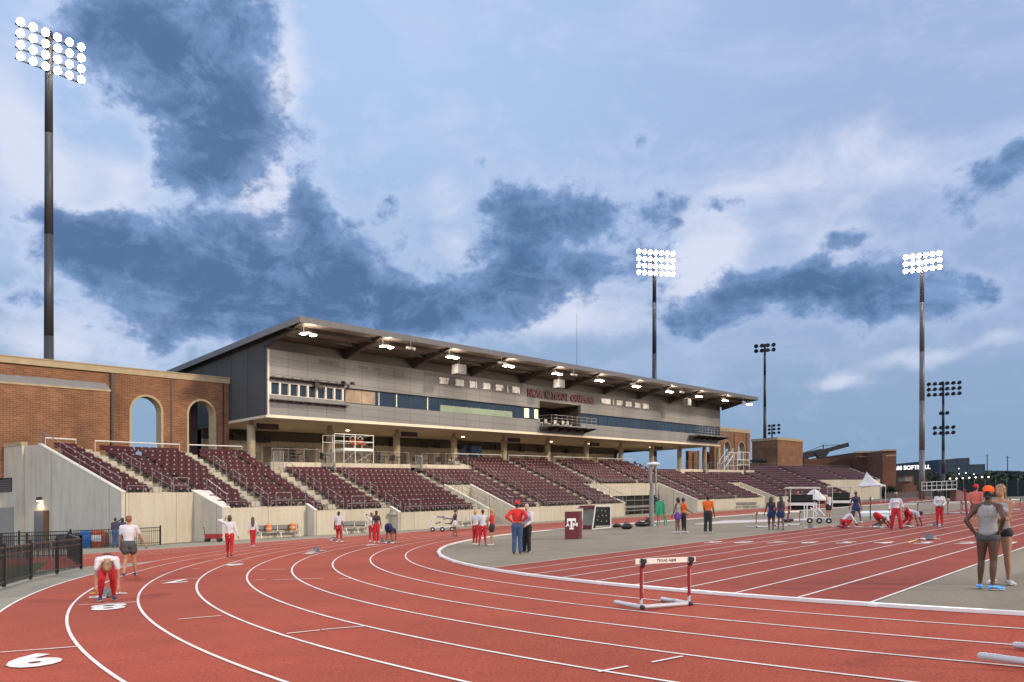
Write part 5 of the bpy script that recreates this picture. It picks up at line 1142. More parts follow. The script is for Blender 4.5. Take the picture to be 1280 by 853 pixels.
t = far('windscreen_fence', 'long dark green windscreen fence at the far right of the track', 'fence', 1240, 128)
f = MB(); x0, x1 = (1166-640)/FPX*140, (1330-640)/FPX*128; f.hexa([(x0,140,0),(x1,128,0),(x1,128.1,0),(x0,140.1,0)], [(x0,140,2.6),(x1,128,2.6),(x1,128.1,2.6),(x0,140.1,2.6)]); wpart('mesh_screen', f, mat('screen_green', (.025,.035,.03), .8, .3, .5), t)
f = MB()
for i in range(13): a = i/12.; f.rod((x0+(x1-x0)*a,140-12*a-.1,0), (x0+(x1-x0)*a,140-12*a-.1,3.0), .06)
wpart('fence_post', f, m_rail, t)
t = far('picket_fence', 'pale low fence running behind the far straight below the scoreboard', 'fence', 1130, 150)
f = MB(); x0, x1 = (1106-640)/FPX*150, (1164-640)/FPX*150
for i in range(60): a = x0+(x1-x0)*i/59; f.box(a, a+.06, 150, 150.05, 0, 1.3+.15*math.sin(i*1.7))
f.box(x0, x1, 150.05, 150.1, .9, 1.0); wpart('pickets', f, m_rail, t)
for i, (px, py, yb) in enumerate(((1234,568,606),(1259.5,570,606))):
    t = far('utility_pole', ['thin dark utility pole right of the office block','thin dark utility pole near the hills'][i], 'utility pole', px, 210, 'utility poles on the horizon'); b = MB(); b.rod(fp(px,610,210)[:2]+(0,), fp(px,py,210), .16, r1=.11); wpart('pole_shaft', b, m_trim, t)
    b = MB(); a = fp(px,py+2,210); b.rod((a[0]-.5,a[1],a[2]), (a[0]+.5,a[1],a[2]), .06); wpart('crossarm', b, m_trim, t)
m_sl = mat('street_glow', (.9,.9,.9), .4, .02, 3, emit=(1,.95,.85), es=4)
for i, (px, py, Y) in enumerate(((1187,598.5,150),(1195,598.5,150),(1203,598,150),(1211,597.5,150),(1219,597,150),(1227,596.8,150),(1235,596.5,150),(1198,586,225),(1207,591.5,225),(1198.5,592.5,225),(1217,593,225))):
    t = far('street_lamp', '%s lit street lamp from the left in the %s row beyond the track' % (['first','second','third','fourth','fifth','sixth','seventh','first','third','second','fourth'][i], 'near' if Y < 200 else 'far higher'), 'street lamp', px, Y, 'street lamps beyond the track'); a = fp(px,py,Y)
    b = MB(); b.rod((a[0],Y,0), (a[0],Y,a[2]+.1), .07); wpart('lamp_post', b, m_trim, t)
    b = MB(); b.ell((a[0],Y-.15,a[2]), (.15,.1,.12)); wpart('lamp_globe', b, m_sl, t)
# ------------------------------------------------------------------ flood masts
def mast(name, label, px, Y, ytop, rb, rt, rows, cols, dx, dz, face, lit, m, group, tilt=.35, size=.3, zoff=0, extra=None, rowsets=None):
    x = (px-640)/FPX*Y; zt = zpx(px, ytop, Y); t = thing(name, label, 'floodlight mast', (x, Y, 0), 0, group)
    b = MB(); n = 5
    for i in range(n): b.rod((x,Y,zt*i/n), (x,Y,zt*(i+1)/n), rb+(rt-rb)*i/n, 14, rb+(rt-rb)*(i+1)/n)
    wpart('pole_shaft', b, m, t, True)
    fx, fy = face; L = math.hypot(fx, fy); fx /= L; fy /= L; sx, sy = -fy, fx
    sets = rowsets or [(rows, cols, zt)]
    for rr, cc, ztop in sets:
        b = MB()
        for r in range(rr):
            z = ztop-.35-r*dz; w = dx*(cc-1)/2+.3
            b.bar((x-sx*w+fx*.25,Y-sy*w+fy*.25,z-.28), (x+sx*w+fx*.25,Y+sy*w+fy*.25,z-.28), .1, .1)
        z0, z1 = ztop-.35-(rr-1)*dz-.3, ztop-.2
        for k in (-.5,.5): b.rod((x+sx*k*dx*(cc-1)+fx*.25,Y+sy*k*dx*(cc-1)+fy*.25,z0), (x+sx*k*dx*(cc-1)+fx*.25,Y+sy*k*dx*(cc-1)+fy*.25,z1), .05)
        b.rod((x+fx*.2,Y+fy*.2,z0-.3), (x+fx*.2,Y+fy*.2,z1), .09); wpart('lamp_frame', b, m_trim, t)
        for r in range(rr):
            for c in range(cc):
                k = (c-(cc-1)/2)*dx; z = ztop-.35-r*dz; d = Vector((fx, fy, -tilt)).normalized()
                p = Vector((x+sx*k+fx*.3, Y+sy*k+fy*.3, z))
                b = MB(); b.cap(p-d*.15, size*.45, p+d*.28, size, ends=0, seg=14); h = wpart('lamp_head', b, m_trim, t)
                b = MB(); q = p+d*.285; b.cap(q, size*.93, q+d*.03, size*.93, ends=0, seg=14); wpart('lamp_lens', b, m_lampglass if lit else m_glass, h)
    return t, x, zt
def flood(x, Y, z, tx, ty, e, ang=70):
    l = bpy.data.lights.new('flood', 'SPOT'); l.energy = e; l.color = (1,.96,.90); l.spot_size = R(ang); l.spot_blend = .8; l.shadow_soft_size = 1.2
    o = bpy.data.objects.new('flood', l); C.objects.link(o); p = W(x, Y, z); o.location = p; d = W(tx, ty, 0)-p; o.rotation_euler = d.to_track_quat('-Z', 'Y').to_euler()
vx, vy = CS, -SN
t, x, zt = mast('flood_mast', 'tall dark mast with a blazing rack of floodlights at the upper left', 61, 71.2, 40, .44, .30, 4, 6, 1.0, .98, (vx+.05*SN,vy+.05), True, m_pole, 'lit floodlight masts', .45, .33)
flood(x+vx*2, 71.2+vy*2, zt-1.5, 3, 22, 60000)
t, x, zt = mast('flood_mast', 'lit floodlight mast rising behind the middle of the roof', 818, 148, 314, .5, .33, 4, 7, 1.15, 1.25, (vx-.6*SN,vy-.6*CS), True, m_pole, 'lit floodlight masts', .45, .42)
flood(x+vx*2, 148+vy*2, zt-1.5, 25, 45, 60000)
t, x, zt = mast('flood_mast', 'lit floodlight mast standing beyond the far end of the track at right', 1152.5, 135, 317, .48, .32, 3, 6, 1.0, 1.15, (-30,-79), True, m_poleg, 'lit floodlight masts', .4, .40)
flood(x-.5, 132, zt-1.5, 25, 35, 60000)
for (mx, my, tx, ty, e, lb) in ((-34,-30,-14,46,90000,'added unseen floodlight mast behind the camera on the left, lighting the near side'),(45,-34,12,40,50000,'added unseen floodlight mast behind the camera on the right, lighting the near side')):  # two masts added out of view to throw fill light on the near side
    x = float(mx); t = thing('flood_mast', lb, 'floodlight mast', (x, my, 0), 0, 'lit floodlight masts'); b = MB(); b.rod((x,my,0), (x,my,38), .45, 14, .3); wpart('pole_shaft', b, m_pole, t, True)
    d = Vector((tx-mx, ty-my)).normalized(); sx, sy = -d.y, d.x; b = MB()
    for r in range(4): b.bar((x-sx*3,my-sy*3,37.5-r), (x+sx*3,my+sy*3,37.5-r), .12, .12)
    wpart('lamp_frame', b, m_trim, t)
    for r in range(4):
        for c in range(6):
            p = Vector((x+sx*(c-2.5)+d.x*.3, my+sy*(c-2.5)+d.y*.3, 37.9-r)); dd = Vector((d.x,d.y,-.6)).normalized(); b = MB(); b.cap(p-dd*.15, .15, p+dd*.28, .33, ends=0, seg=12); h = wpart('lamp_head', b, m_trim, t)
            b = MB(); b.cap(p+dd*.29, .3, p+dd*.32, .3, ends=0, seg=12); wpart('lamp_lens', b, m_lampglass, h)
    flood(x+d.x*1.5, my+d.y*1.5, 36, tx, ty, e, 90)
mast('unlit_mast', 'thin dark unlit lamp mast right of the press building', 956, 190, 430, .42, .26, 2, 4, 1.3, 1.15, (-.3,-1), False, m_pole, 'unlit lamp masts', .5, .5)
x, zt_ = (1179-640)/FPX*165, zpx(1179,479,165)
mast('unlit_mast', 'unlit lamp mast with three tiers of dark lamps at the right', 1179, 165, 477, .36, .2, 3, 6, 1.15, 1.1, (-.2,-1), False, m_pole, 'unlit lamp masts', .5, .42, rowsets=[(3,6,zpx(1179,477,165)),(1,2,zpx(1179,514,165)),(2,4,zpx(1179,532,165))])
mast('unlit_mast', 'short distant lamp mast behind the square brick building', 965, 330, 531, .4, .3, 3, 4, 1.9, 1.5, (-.6,-1), False, m_pole, 'unlit lamp masts', .5, .6)
u = 29.5; x, y = P(31.0, -60); t = thing('antenna', 'thin whip antenna standing on the press building roof', 'antenna', (x, y, 15)); b = MB(); uu = uat(721, -60.); b.rod(P(uu,-60)+(15,), P(uu,-60)+(zat(721,392,-60.),), .035, r1=.015); wpart('whip', b, m_pole, t)
# ------------------------------------------------------------------ tent, platform
xa, ya = (1090-640)/FPX*118, 118.
t = thing('white_tent', 'white peaked canopy tent beyond the far straight', 'tent', (xa, ya, 0))
s_ = 118/FPX; hw = 2.35; ze = 2.5; zp = zpx(1078, 590, 118)
xc = (1087.5-640)/FPX*118
cor = [(xc-hw,ya-1.2,ze),(xc+.5,ya-2.4,ze),(xc+hw,ya+.2,ze),(xc-.4,ya+1.8,ze)]; apex = Vector((xc-.6,ya-.2,zp))
b = MB()
for i in range(4):
    A, B = Vector(cor[i]), Vector(cor[(i+1)%4]); n = 6; prev = [A.lerp(B,j/6) for j in range(7)]
    for k in range(1, n+1):
        tt = k/n; cur = []
        for j in range(7):
            q = A.lerp(B, j/6); p = q.lerp(apex, tt); p.z = q.z+(apex.z-q.z)*(tt**1.7); cur.append(p)
        for j in range(6): b.add([prev[j],prev[j+1],cur[j+1],cur[j]], [(0,1,2,3)])
        prev = cur
    b.add([A, B, B-Vector((0,0,.28)), A.lerp(B,.5)-Vector((0,0,.12)), A-Vector((0,0,.28))], [(0,1,2,3,4)])
m_canvas = mat('canvas_white', (.72,.70,.68), .8, .05, 2); wpart('canopy', b, m_canvas, t)
for c in cor: b = MB(); b.rod((c[0],c[1],0), c, .05); wpart('leg', b, m_railw, t)
x = (1180-640)/FPX*105; t = thing('viewing_platform', 'raised platform with a pale railing by the far straight', 'platform', (x,105,0)); b = MB()
zd = zpx(1180,611.5,105); x0, x1 = (1164.5-640)/FPX*105, (1196-640)/FPX*105
b.box(x0,x1,105,107.5,zd-.15,zd); wpart('deck', b, m_railw, t); b = MB()
for i in range(6):
    for yy in (105,107.5): b.rod((x0+(x1-x0)*i/5,yy,zd), (x0+(x1-x0)*i/5,yy,zd+1.0), .04)
for z in (.5,1.0):
    for yy in (105,107.5): b.rod((x0,yy,zd+z), (x1,yy,zd+z), .04)
wpart('railing', b, m_railw, t)
for xx in (x0, x1):
    for yy in (105,107.5): b = MB(); b.rod((xx,yy,0), (xx,yy,zd-.15), .06); wpart('leg', b, m_rail, t)
b = MB(); b.hexa([(x1,105.2,0),(x1+3.6,105.2,0),(x1+3.6,106.6,0),(x1,106.6,0)], [(x1,105.2,zd-.1),(x1+3.6,105.2,.35),(x1+3.6,106.6,.35),(x1,106.6,zd-.1)]); wpart('ramp', b, mat('ramp_pink', (.36,.16,.15), .8, .2, 1), t)
# ================================================================== BY THE TRACK
def at(px, py): x, y = G(px, py); return (x, y, 0)
def fence(pts, name, label, h=1.07, step=2.1, post_h=1.15, gap=.115, double=True):
    t = thing(name, label, 'fence', (pts[0][0], pts[0][1], 0), 0, 'black steel picket fences at the left'); rl = MB(); pk = MB()
    for (x0,y0), (x1,y1) in zip(pts, pts[1:]):
        L = math.hypot(x1-x0, y1-y0); 
        for z, hh in ((h-.02,.05),(h*.80,.035),(.14,.04)):
            rl.bar((x0,y0,z), (x1,y1,z), .035, hh)
        n = int(L/gap)
        for i in range(n): a = (i+.5)/n; x, y = x0+(x1-x0)*a, y0+(y1-y0)*a; pk.box(x-.009, x+.009, y-.009, y+.009, .05, h-.045)
        m = max(1, round(L/step))
        for i in range(m+1 if (x1,y1) == pts[-1] else m):
            a = i/m; x, y = x0+(x1-x0)*a, y0+(y1-y0)*a; b = MB(); b.box(x-.035,x+.035,y-.035,y+.035,0,post_h); b.box(x-.045,x+.045,y-.045,y+.045,post_h,post_h+.02); wpart('post', b, m_black, t)
    wpart('rails', rl, mat('rail_black_sheen', (.03,.028,.027), .3, .2, 4), t); wpart('pickets', pk, m_black, t)
    return t
fence([G(-60,755), G(5,734), G(38.3,724.4), G(71.3,717.4), G(101.5,711)], 'picket_fence', 'nearest black steel picket fence along the outer edge of the bend', step=9)
fence([G(-60,700), G(1.4,699.5), G(34,699), G(86,698.0), G(101.5,711)], 'picket_fence', 'middle black picket fence closing the grass patch behind the nearest fence', step=9)
fence([G(-40,691), G(24,689), G(88,687), G(151,684.2), G(200.5,681.2)], 'picket_fence', 'far black picket fence in front of the coloured bins and the grey wall', step=9)
def prot_hurdle():
    t = thing('hurdle', 'white-topped hurdle with dark red uprights standing alone in the near lanes', 'hurdle', (0,0,0)); w, h = .96, .80
    b = MB(); b.cap((-w/2,0,.035), .034, (w/2,0,.035), .034, ends=2, seg=12); wp = lpart('base_bar', b, mat('hurdle_alloy', (.46,.45,.46), .4, .06, 4), t, True)
    for s in (-1,1):
        b = MB(); b.cap((s*w/2,.0,.038), .036, (s*w/2,.70,.038), .036, ends=2, seg=24); lpart('foot', b, MATS['hurdle_alloy'], t, True)
        b = MB(); b.bar((s*w/2,0,.03), (s*w/2,0,.17), .035, .035, (0,1,0)); lpart('post_socket', b, MATS['hurdle_alloy'], t)
        b = MB(); b.bar((s*w/2,0,.15), (s*w/2,0,h-.09), .042, .03, (0,1,0)); lpart('upright', b, mat('upright_red', (.22,.012,.02), .4, .1, 5), t)
        b = MB(); b.bar((s*w/2+.024,-.003,.25), (s*w/2+.024,-.003,.6), .006, .022, (0,1,0)); lpart('scale_strip', b, m_railw, t)
        b = MB(); b.bar((s*w/2+.01,-.02,h-.14), (s*w/2+.045,-.03,h-.01), .05, .03, (0,1,0)); b.box(s*w/2-.03, s*w/2+.06, -.06, -.022, h-.07, h-.0); lpart('clamp', b, m_black, t)
        b = MB(); b.cap((s*w/2,-.012,.035), .04, (s*w/2,-.05,.035), .036, ends=1, seg=10); lpart('end_cap', b, m_black, t)
    b = MB(); b.box(-.60,.60,-.022,-.004,h-.085,h); lpart('crossbar', b, mat('board_cream', (.72,.68,.60), .5, .04, 6), t)
    return t
def yaw_to(p, q): return math.atan2(q[1]-p[1], q[0]-p[0])
hur = prot_hurdle(); A = G(803,763.5); B = G(860,757); hur.location = W((A[0]+B[0])/2, (A[1]+B[1])/2, .008); hur.rotation_euler = (0,0,yaw_to(A,B)); hur['group'] = 'hurdles around the track'
hurdles_proto = dup(hur)
def hurtext(parent):
    me = textmesh('TEXAS A&M', .064, .001, .001, 1.15); me.transform(Matrix.Rotation(math.pi/2, 4, 'X')); me.transform(Matrix.Translation((0,-.0235,.757)))
    me.materials.append(m_letm); o = link('bar_lettering', me, parent); o['label'] = 'dark letters on the crossbar'
hurtext(hur)
hl = [((1262,837),(1330,858),0,'hurdle cut by the right photo edge, only its two grey feet showing')]
hurdles_proto.location = W(*G(1420,832), .008) ; hurdles_proto['label'] = hl[0][3]
# orient so that both feet point left into view
a1 = G(1223,829); a2 = G(1268,811.5); dx_ = Vector((a2[0]-a1[0], a2[1]-a1[1])); 
ang = math.atan2(dx_.y, dx_.x); ft = Vector((-math.sin(ang), math.cos(ang)))
mid = (Vector(a1)+Vector(a2))/2-ft*.72
hurdles_proto.location = W(mid.x, mid.y, .008); hurdles_proto.rotation_euler = (0,0,ang)
def place_hurdle(px0, px1, py0, py1, lab, feet_away=True, h=None):
    A = G(px0,py0); B = G(px1,py1)
    if not feet_away: A, B = B, A
    o = dup(hurdles_proto, W((A[0]+B[0])/2, (A[1]+B[1])/2, .006), yaw_to(A,B), lab); return o
place_hurdle(944,961.5,660.2,659,'leftmost low hurdle beside the two women in navy'); place_hurdle(968,986,658.5,657.5,'hurdle just right of the two women in navy'); place_hurdle(984.5,1000,657.5,656.5,'rightmost hurdle of the group by the two women in navy')
place_hurdle(1129,1146,644.5,644,'hurdle behind the bent athlete in red leggings'); place_hurdle(1186,1202,642.5,642,'hurdle left of the red-capped man'); place_hurdle(1203,1216,642,641.5,'hurdle directly behind the orange-capped woman')
place_hurdle(1263,1274,638,637.5,'small hurdle standing alone near the right edge of the photo')
# starting blocks
def prot_block():
    t = thing('starting_block', 'starting block under the bent athlete at the left', 'starting block', (0,0,0), 0, 'starting blocks on the lanes'); b = MB()
    b.box(-.035,.035,-.45,.45,.01,.045); b.box(-.18,.18,.36,.42,.005,.03); b.box(-.18,.18,-.45,-.40,.005,.03); lpart('spine', b, mat('block_alloy', (.50,.50,.50), .4, .1, 6), t)
    for s, y in ((-1,.05),(1,-.15)):
        b = MB(); b.prism([(s*.05,y,.02),(s*.05,y+.10,.19),(s*.05,y+.13,.19),(s*.05,y+.20,.02)], (s*.13,0,0)); lpart('foot_pedal', b, mat('pedal_grey', (.12,.13,.15), .7, .2, 6), t)
        b = MB(); b.rod((s*.12,y+.12,.15), (s*.12,y+.28,.03), .012); lpart('brace', b, m_rail, t)
    return t
blk = prot_block()
def place_block(o, px, py, yaw, lab, first=False):
    x, y = G(px, py)
    if first: o.location = W(x,y,.012); o.rotation_euler = (0,0,yaw); o['label'] = lab; return o
    return dup(o, W(x,y,.012), yaw, lab)
place_block(blk, 135, 746, R(175), 'starting block under the bent athlete at the left', True)
for px, py, ya, lab in ((396,690,R(160),'starting block on lane five by the painted number'),(418,676,R(150),'starting block by the feet of the white shirted athlete near the bench'),(479,677.5,R(140),'starting block beside the pair in red and the bent athlete'),(487,679,R(140),'starting block between the bent athlete\'s feet'),
                        (1160,675,-R(60),'starting block lying on the near sprint lane beside the yellow number'),(1098,659,-R(60),'starting block behind the crouching athlete with raised hips'),(1135,659,-R(60),'starting block behind the bent athlete in red leggings'),(1168,657.5,-R(60),'starting block at the feet of the athlete with a phone'),(1051,659.5,-R(60),'starting block behind the kneeling athlete'),(1012,660.5,-R(60),'starting block at the left end of the sprint lanes')):
    place_block(blk, px, py, ya, lab)
# coloured floor strips beside blocks
t = thing('yellow_tape', 'yellow strip laid across the lane behind the left starting block', 'tape', at(135,743)); b = MB(); a = G(112,743); c = G(148,741); b.bar((a[0],a[1],.02), (c[0],c[1],.02), .05, .015); wpart('strip_body', b, mat('yellow', (.65,.38,.05), .6, .1, 3), t)
t = thing('yellow_tape', 'yellow strip beside the starting block on the near sprint lane', 'tape', at(1145,677)); b = MB(); a = G(1136,679); c = G(1152,674); b.bar((a[0],a[1],.02), (c[0],c[1],.02), .06, .015); wpart('strip_body', b, MATS['yellow'], t)
# boxy sign cube with the crest
A = G(706,674.5); t = thing('crest_cube', 'tall maroon box with a white crest, standing on the grey infield', 'box', (A[0]+.3, A[1]+.3, 0)); s = A[1]/FPX
hgt = zpx(706,640,A[1]); dirx = Vector((1,-.12)).normalized(); w1 = 17.3*s; d1 = Vector((.32,1)).normalized()*.66
p0 = Vector(A); p1 = p0+dirx*w1; p2 = p1+d1; p3 = p0+d1; b = MB()
b.hexa([(q.x,q.y,.01) for q in (p0,p1,p2,p3)], [(q.x,q.y,hgt) for q in (p0,p1,p2,p3)]); wpart('box_body', b, mat('cube_maroon', (.13,.012,.022), .55, .12, 3), t)
b = MB(); n = Vector((p1.y-p0.y, -(p1.x-p0.x))).normalized()*.004
def cr(a0, a1, z0, z1, k=1):
    q0 = p0+dirx*(w1*a0)+n; q1 = p0+dirx*(w1*a1)+n; m_ = n*k
    b.hexa([(q0.x,q0.y,z0*hgt),(q1.x,q1.y,z0*hgt),(q1.x+m_.x,q1.y+m_.y,z0*hgt),(q0.x+m_.x,q0.y+m_.y,z0*hgt)], [(q0.x,q0.y,z1*hgt),(q1.x,q1.y,z1*hgt),(q1.x+m_.x,q1.y+m_.y,z1*hgt),(q0.x+m_.x,q0.y+m_.y,z1*hgt)])
cr(.16,.80,.66,.755); cr(.16,.24,.60,.66); cr(.72,.80,.60,.66); cr(.42,.55,.42,.66); cr(.34,.64,.355,.42); wpart('crest', b, m_let, t, label='white interlocked letters with a large T between A and M')
def smalltext(tx, a0, a1, z0, z1):
    me = textmesh(tx, 1, .001, .03); xs = [v.co.x for v in me.vertices]; ys = [v.co.y for v in me.vertices]; org = tuple(t.location)
    for v in me.vertices:
        q = p0+dirx*(w1*(a0+(v.co.x-min(xs))/(max(xs)-min(xs))*(a1-a0)))+n*(1.5+v.co.z); z = hgt*(z0+(v.co.y-min(ys))/(max(ys)-min(ys))*(z1-z0)); v.co = (q.x-org[0], q.y-org[1], z+KS*q.x-org[2])
    me.materials.clear(); me.materials.append(m_let); o = link('crest_letter', me, t)
xs0 = None
smalltext('A', .06, .37, .455, .59); smalltext('M', .60, .93, .455, .59)
# wheeled display screen
A = G(745,662); t = thing('display_cart', 'boxy wheeled display board with a black face in a white frame beside the maroon box', 'display board', (A[0],A[1],0)); Y = A[1]
def qx(px): return (px-640)/FPX
def fq(px, py, Y): return Vector(((px-640)/FPX*Y, Y, zpx(px,py,Y)))
b = MB(); w = [fq(742,658,Y), fq(763,657,Y+.2), fq(763,634,Y+.2), fq(745.5,634,Y+.0)]; b.prism([tuple(p) for p in w], (.15,1.0,0)); wpart('screen_case', b, m_black, t)
b = MB()
for p, q in ((fq(740.5,661.5,Y-.05),fq(764,659.5,Y+.15)),(fq(744.5,632.5,Y-.05),fq(763.5,632,Y+.15)),(fq(740.5,661.5,Y-.05),fq(744.5,632.5,Y-.05)),(fq(763.5,660,Y+.15),fq(763.3,632,Y+.15))): b.bar(p, q, .07, .07)
wpart('frame', b, m_railw, t)
b = MB(); w = [fq(728.5,657,Y+.9), fq(741.5,657,Y+.4), fq(744.5,634,Y+.4), fq(729,634.5,Y+.9)]; b.prism([tuple(p) for p in w], (.2,.5,0)); wpart('side_panel', b, mat('cart_grey', (.21,.205,.175), .7, .1, 3), t)
b = MB(); w = [fq(728.4,662.5,Y+.85), fq(741,661.5,Y+.35), fq(741.5,657.2,Y+.35), fq(728.5,657.2,Y+.85)]; b.prism([tuple(p) for p in w], (.2,.5,0)); w = [fq(720,636,Y+.85), fq(743.5,635.5,Y+.35), fq(744,631.8,Y+.35), fq(722,632.5,Y+.85)]; b.prism([tuple(p) for p in w], (.2,.5,0)); wpart('maroon_trim', b, MATS['cube_maroon'], t)
b = MB(); 
for i in range(4): p = fq(721.5+2.0*i,635.3,Y+.8); b.bar(p, p+Vector((.0,0,.14)), .05, .03)
wpart('white_marks', b, m_let, t)
b = MB(); rnd = random.Random(4)
for i in range(9): p = fq(747.5+5*(i%3)+rnd.uniform(-1,1), 639+6*(i//3)+rnd.uniform(-1,1), Y-.01); b.ell(p, (.03,.01,.03), seg=6, rings=4)
wpart('indicator', b, mat('indicator', (.5,.5,.45), .5, .1, 3), t)
# bags
def bag(px, py, w, d, h, rz_, lab, flop=.0):
    x, y = G(px, py); t = thing('equipment_bag', lab, 'bag', (x,y,.005), rz_, 'black bags on the infield'); b = MB()
    b.ell((0,0,h*.48), (w/2,d/2,h*.5)); b.ell((w*.25,0,h*.5), (w*.3,d*.42,h*.45)); b.ell((-w*.28,.02,h*.42), (w*.25,d*.45,h*.42))
    if flop: b.ell((w*.38,0,h*.9), (w*.12,d*.4,h*.75))
    me = b.mesh('body', m_black, smooth=True); link('bag_body', me, t); b = MB(); b.path([(-w*.25,0,h*.85),(-w*.15,0,h*1.15),(w*.15,0,h*1.15),(w*.25,0,h*.85)], .02); lpart('strap', b, m_trim, t); return t
bag(771.5,659.5,.62,.35,.22,.2,'small flat black bag right of the display board'); bag(783.5,662,.62,.4,.36,-.2,'round black bag left of the camera mast'); bag(803,658.5,.95,.5,.36,.3,'large black bag with an upright end at the foot of the camera mast',1)
# camera mast
x, y = G(815.5,658); t = thing('camera_mast', 'slim grey mast with a flat white head on the infield', 'mast', (x,y,0)); Y = y; b = MB(); k = Y/FPX
b.rod((x-.05,y,0), (x-.05,y,zpx(815,612,Y)), .16, 10, .14); b.rod((x-.0,y,zpx(815,612,Y)), (x-.05,y,zpx(815,604,Y)), .13, 10)
b.rod((x-.12,y,zpx(815,604,Y)), (x-.12,y,zpx(815,583,Y)), .11, 10); b.rod((x+.22,y,zpx(815,622,Y)), (x+.22,y,zpx(815,583,Y)), .06, 8); wpart('shaft', b, m_rail, t)
b = MB(); b.ell((x+.05,y,zpx(816,580.5,Y)), (.42,.42,.13)); wpart('head', b, m_railw, t, True)
b = MB(); b.lathe([(.28,0),(.28,.06),(.16,.10)], 14, (x,y,0)); wpart('base_plate', b, m_rail, t)
b = MB(); b.prism([fq(812.5,604,Y-.1),fq(815,604,Y-.1),fq(818,612,Y-.1),fq(816,612,Y-.1)], (0,.1,0)); wpart('bracket', b, m_trim, t)
# green judges' ladder
x, y = G(826,657.5); t = thing('judge_ladder', 'green step ladder stand beside the camera mast', 'ladder', (x,y,0)); Y = y; b = MB(); m_gr = mat('ladder_green', (.03,.30,.15), .5, .1, 4)
zt = zpx(826,626,Y); s = Y/FPX
for p, q in (((x-.15,y-.3,0),(x-.05,y-.1,zt)),((x-.15,y+.5,0),(x-.05,y+.2,zt)),((x+.35,y-.3,0),(x+.15,y-.1,zt)),((x+.35,y+.5,0),(x+.15,y+.2,zt))): b.rod(p, q, .035)
wpart('leg_frame', b, m_gr, t); b = MB(); b.box(x-.3,x+.1,y-.15,y+.35,zt*.42,zt*.97); wpart('seat_box', b, m_gr, t); b = MB()
for i in range(5): a = (i+1)/6; b.bar((x+.38-.2*a,y-.25,zt*a), (x+.38-.2*a,y+.45,zt*a), .05,.03)
wpart('step', b, m_gr, t)
# benches with coolers
def bench(px0, px1, py, lab, coolers=(), back=True):
    v_ = VF-TR*py+.2+.4; A, B = P(uat(px0, v_), v_), P(uat(px1, v_), v_); L = math.hypot(B[0]-A[0], B[1]-A[1]); t = thing('team_bench', lab, 'bench', (A[0],A[1],0), yaw_to(A,B), 'benches against the terrace wall')
    b = MB(); b.box(0,L,-.15,.15,.42,.46); lpart('seat', b, m_rail, t)
    if back: b = MB(); b.box(0,L,.2,.24,.6,.88); lpart('backrest', b, mat('bench_grey', (.20,.195,.19), .6, .1, 3), t)
    for i in range(3):
        b = MB(); x = .15+(L-.3)*i/2; b.bar((x,-.15,.42), (x,-.25,0), .05, .05, (1,0,0)); b.bar((x,.15,.42), (x,.25,0), .05,.05,(1,0,0)); b.bar((x,-.15,.3),(x,.22,.3),.04,.04); b.bar((x,.2,.3),(x,.22,.86),.04,.04,(1,0,0)); lpart('leg', b, m_railw, t)
    a = yaw_to(A,B)
    return t, A, a, L
bench(322,375,2,'silver bench with a grey back carrying two orange coolers')
def cooler(px, py, lab):
    v_ = VF-TR*2+.6; x, Y = P(uat(px, v_), v_); t = thing('water_cooler', lab, 'cooler', (x,Y,.46), 0, 'orange water coolers on the bench'); b = MB()
    b.lathe([(.16,0),(.19,.04),(.20,.30),(.19,.36)], 18); lpart('barrel', b, mat('cooler_orange', (.75,.16,.02), .4, .06, 3), t); b = MB(); b.lathe([(.195,.36),(.19,.42),(.10,.45)], 18); lpart('lid', b, MATS['cooler_orange'], t); b = MB(); b.rod((0,-.2,.06),(0,-.26,.05),.02); lpart('tap', b, m_railw, t); b = MB(); b.lathe([(.202,.14),(.203,.24)], 18); lpart('label_band', b, mat('band_pale', (.75,.45,.25), .5, .05, 3), t)
cooler(335.8, 0, 'orange water cooler on the left part of the silver bench'); cooler(365.5, 0, 'orange water cooler on the right part of the silver bench')
bench(429,461,1,'silver bench behind the pair in red by the wall'); bench(574,600,0,'long silver bench behind the group in white and red', back=False)
bench(924,948,0,'silver bench against the wall right of the orange shirt')
# wagon
x, y = P(uat(267,VF-TR*2+1.0), VF-TR*2+1.0); t = thing('red_wagon', 'small red hand wagon parked against the pale wall', 'wagon', (x,y,0), .1); b = MB(); w = .50
b.hexa([(-w*.9,-.25,.2),(w*.9,-.25,.2),(w*.9,.25,.2),(-w*.9,.25,.2)], [(-w,-.28,.5),(w,-.28,.5),(w,.28,.5),(-w,.28,.5)]); lpart('tub', b, mat('wagon_red', (.28,.02,.025), .6, .15, 4), t)
for sx in (-1,1):
    for sy in (-1,1): b = MB(); b.cap((sx*w*.75,sy*.24,.12), .12, (sx*w*.75,sy*.3,.12), .12, ends=0, seg=14); lpart('wheel', b, m_black, t)
b = MB(); b.path([(-w,0,.25),(-w-.1,0,.9)], .02); b.rod((-w-.1,-.12,.9),(-w-.1,.12,.9),.02); lpart('handle', b, m_black, t)
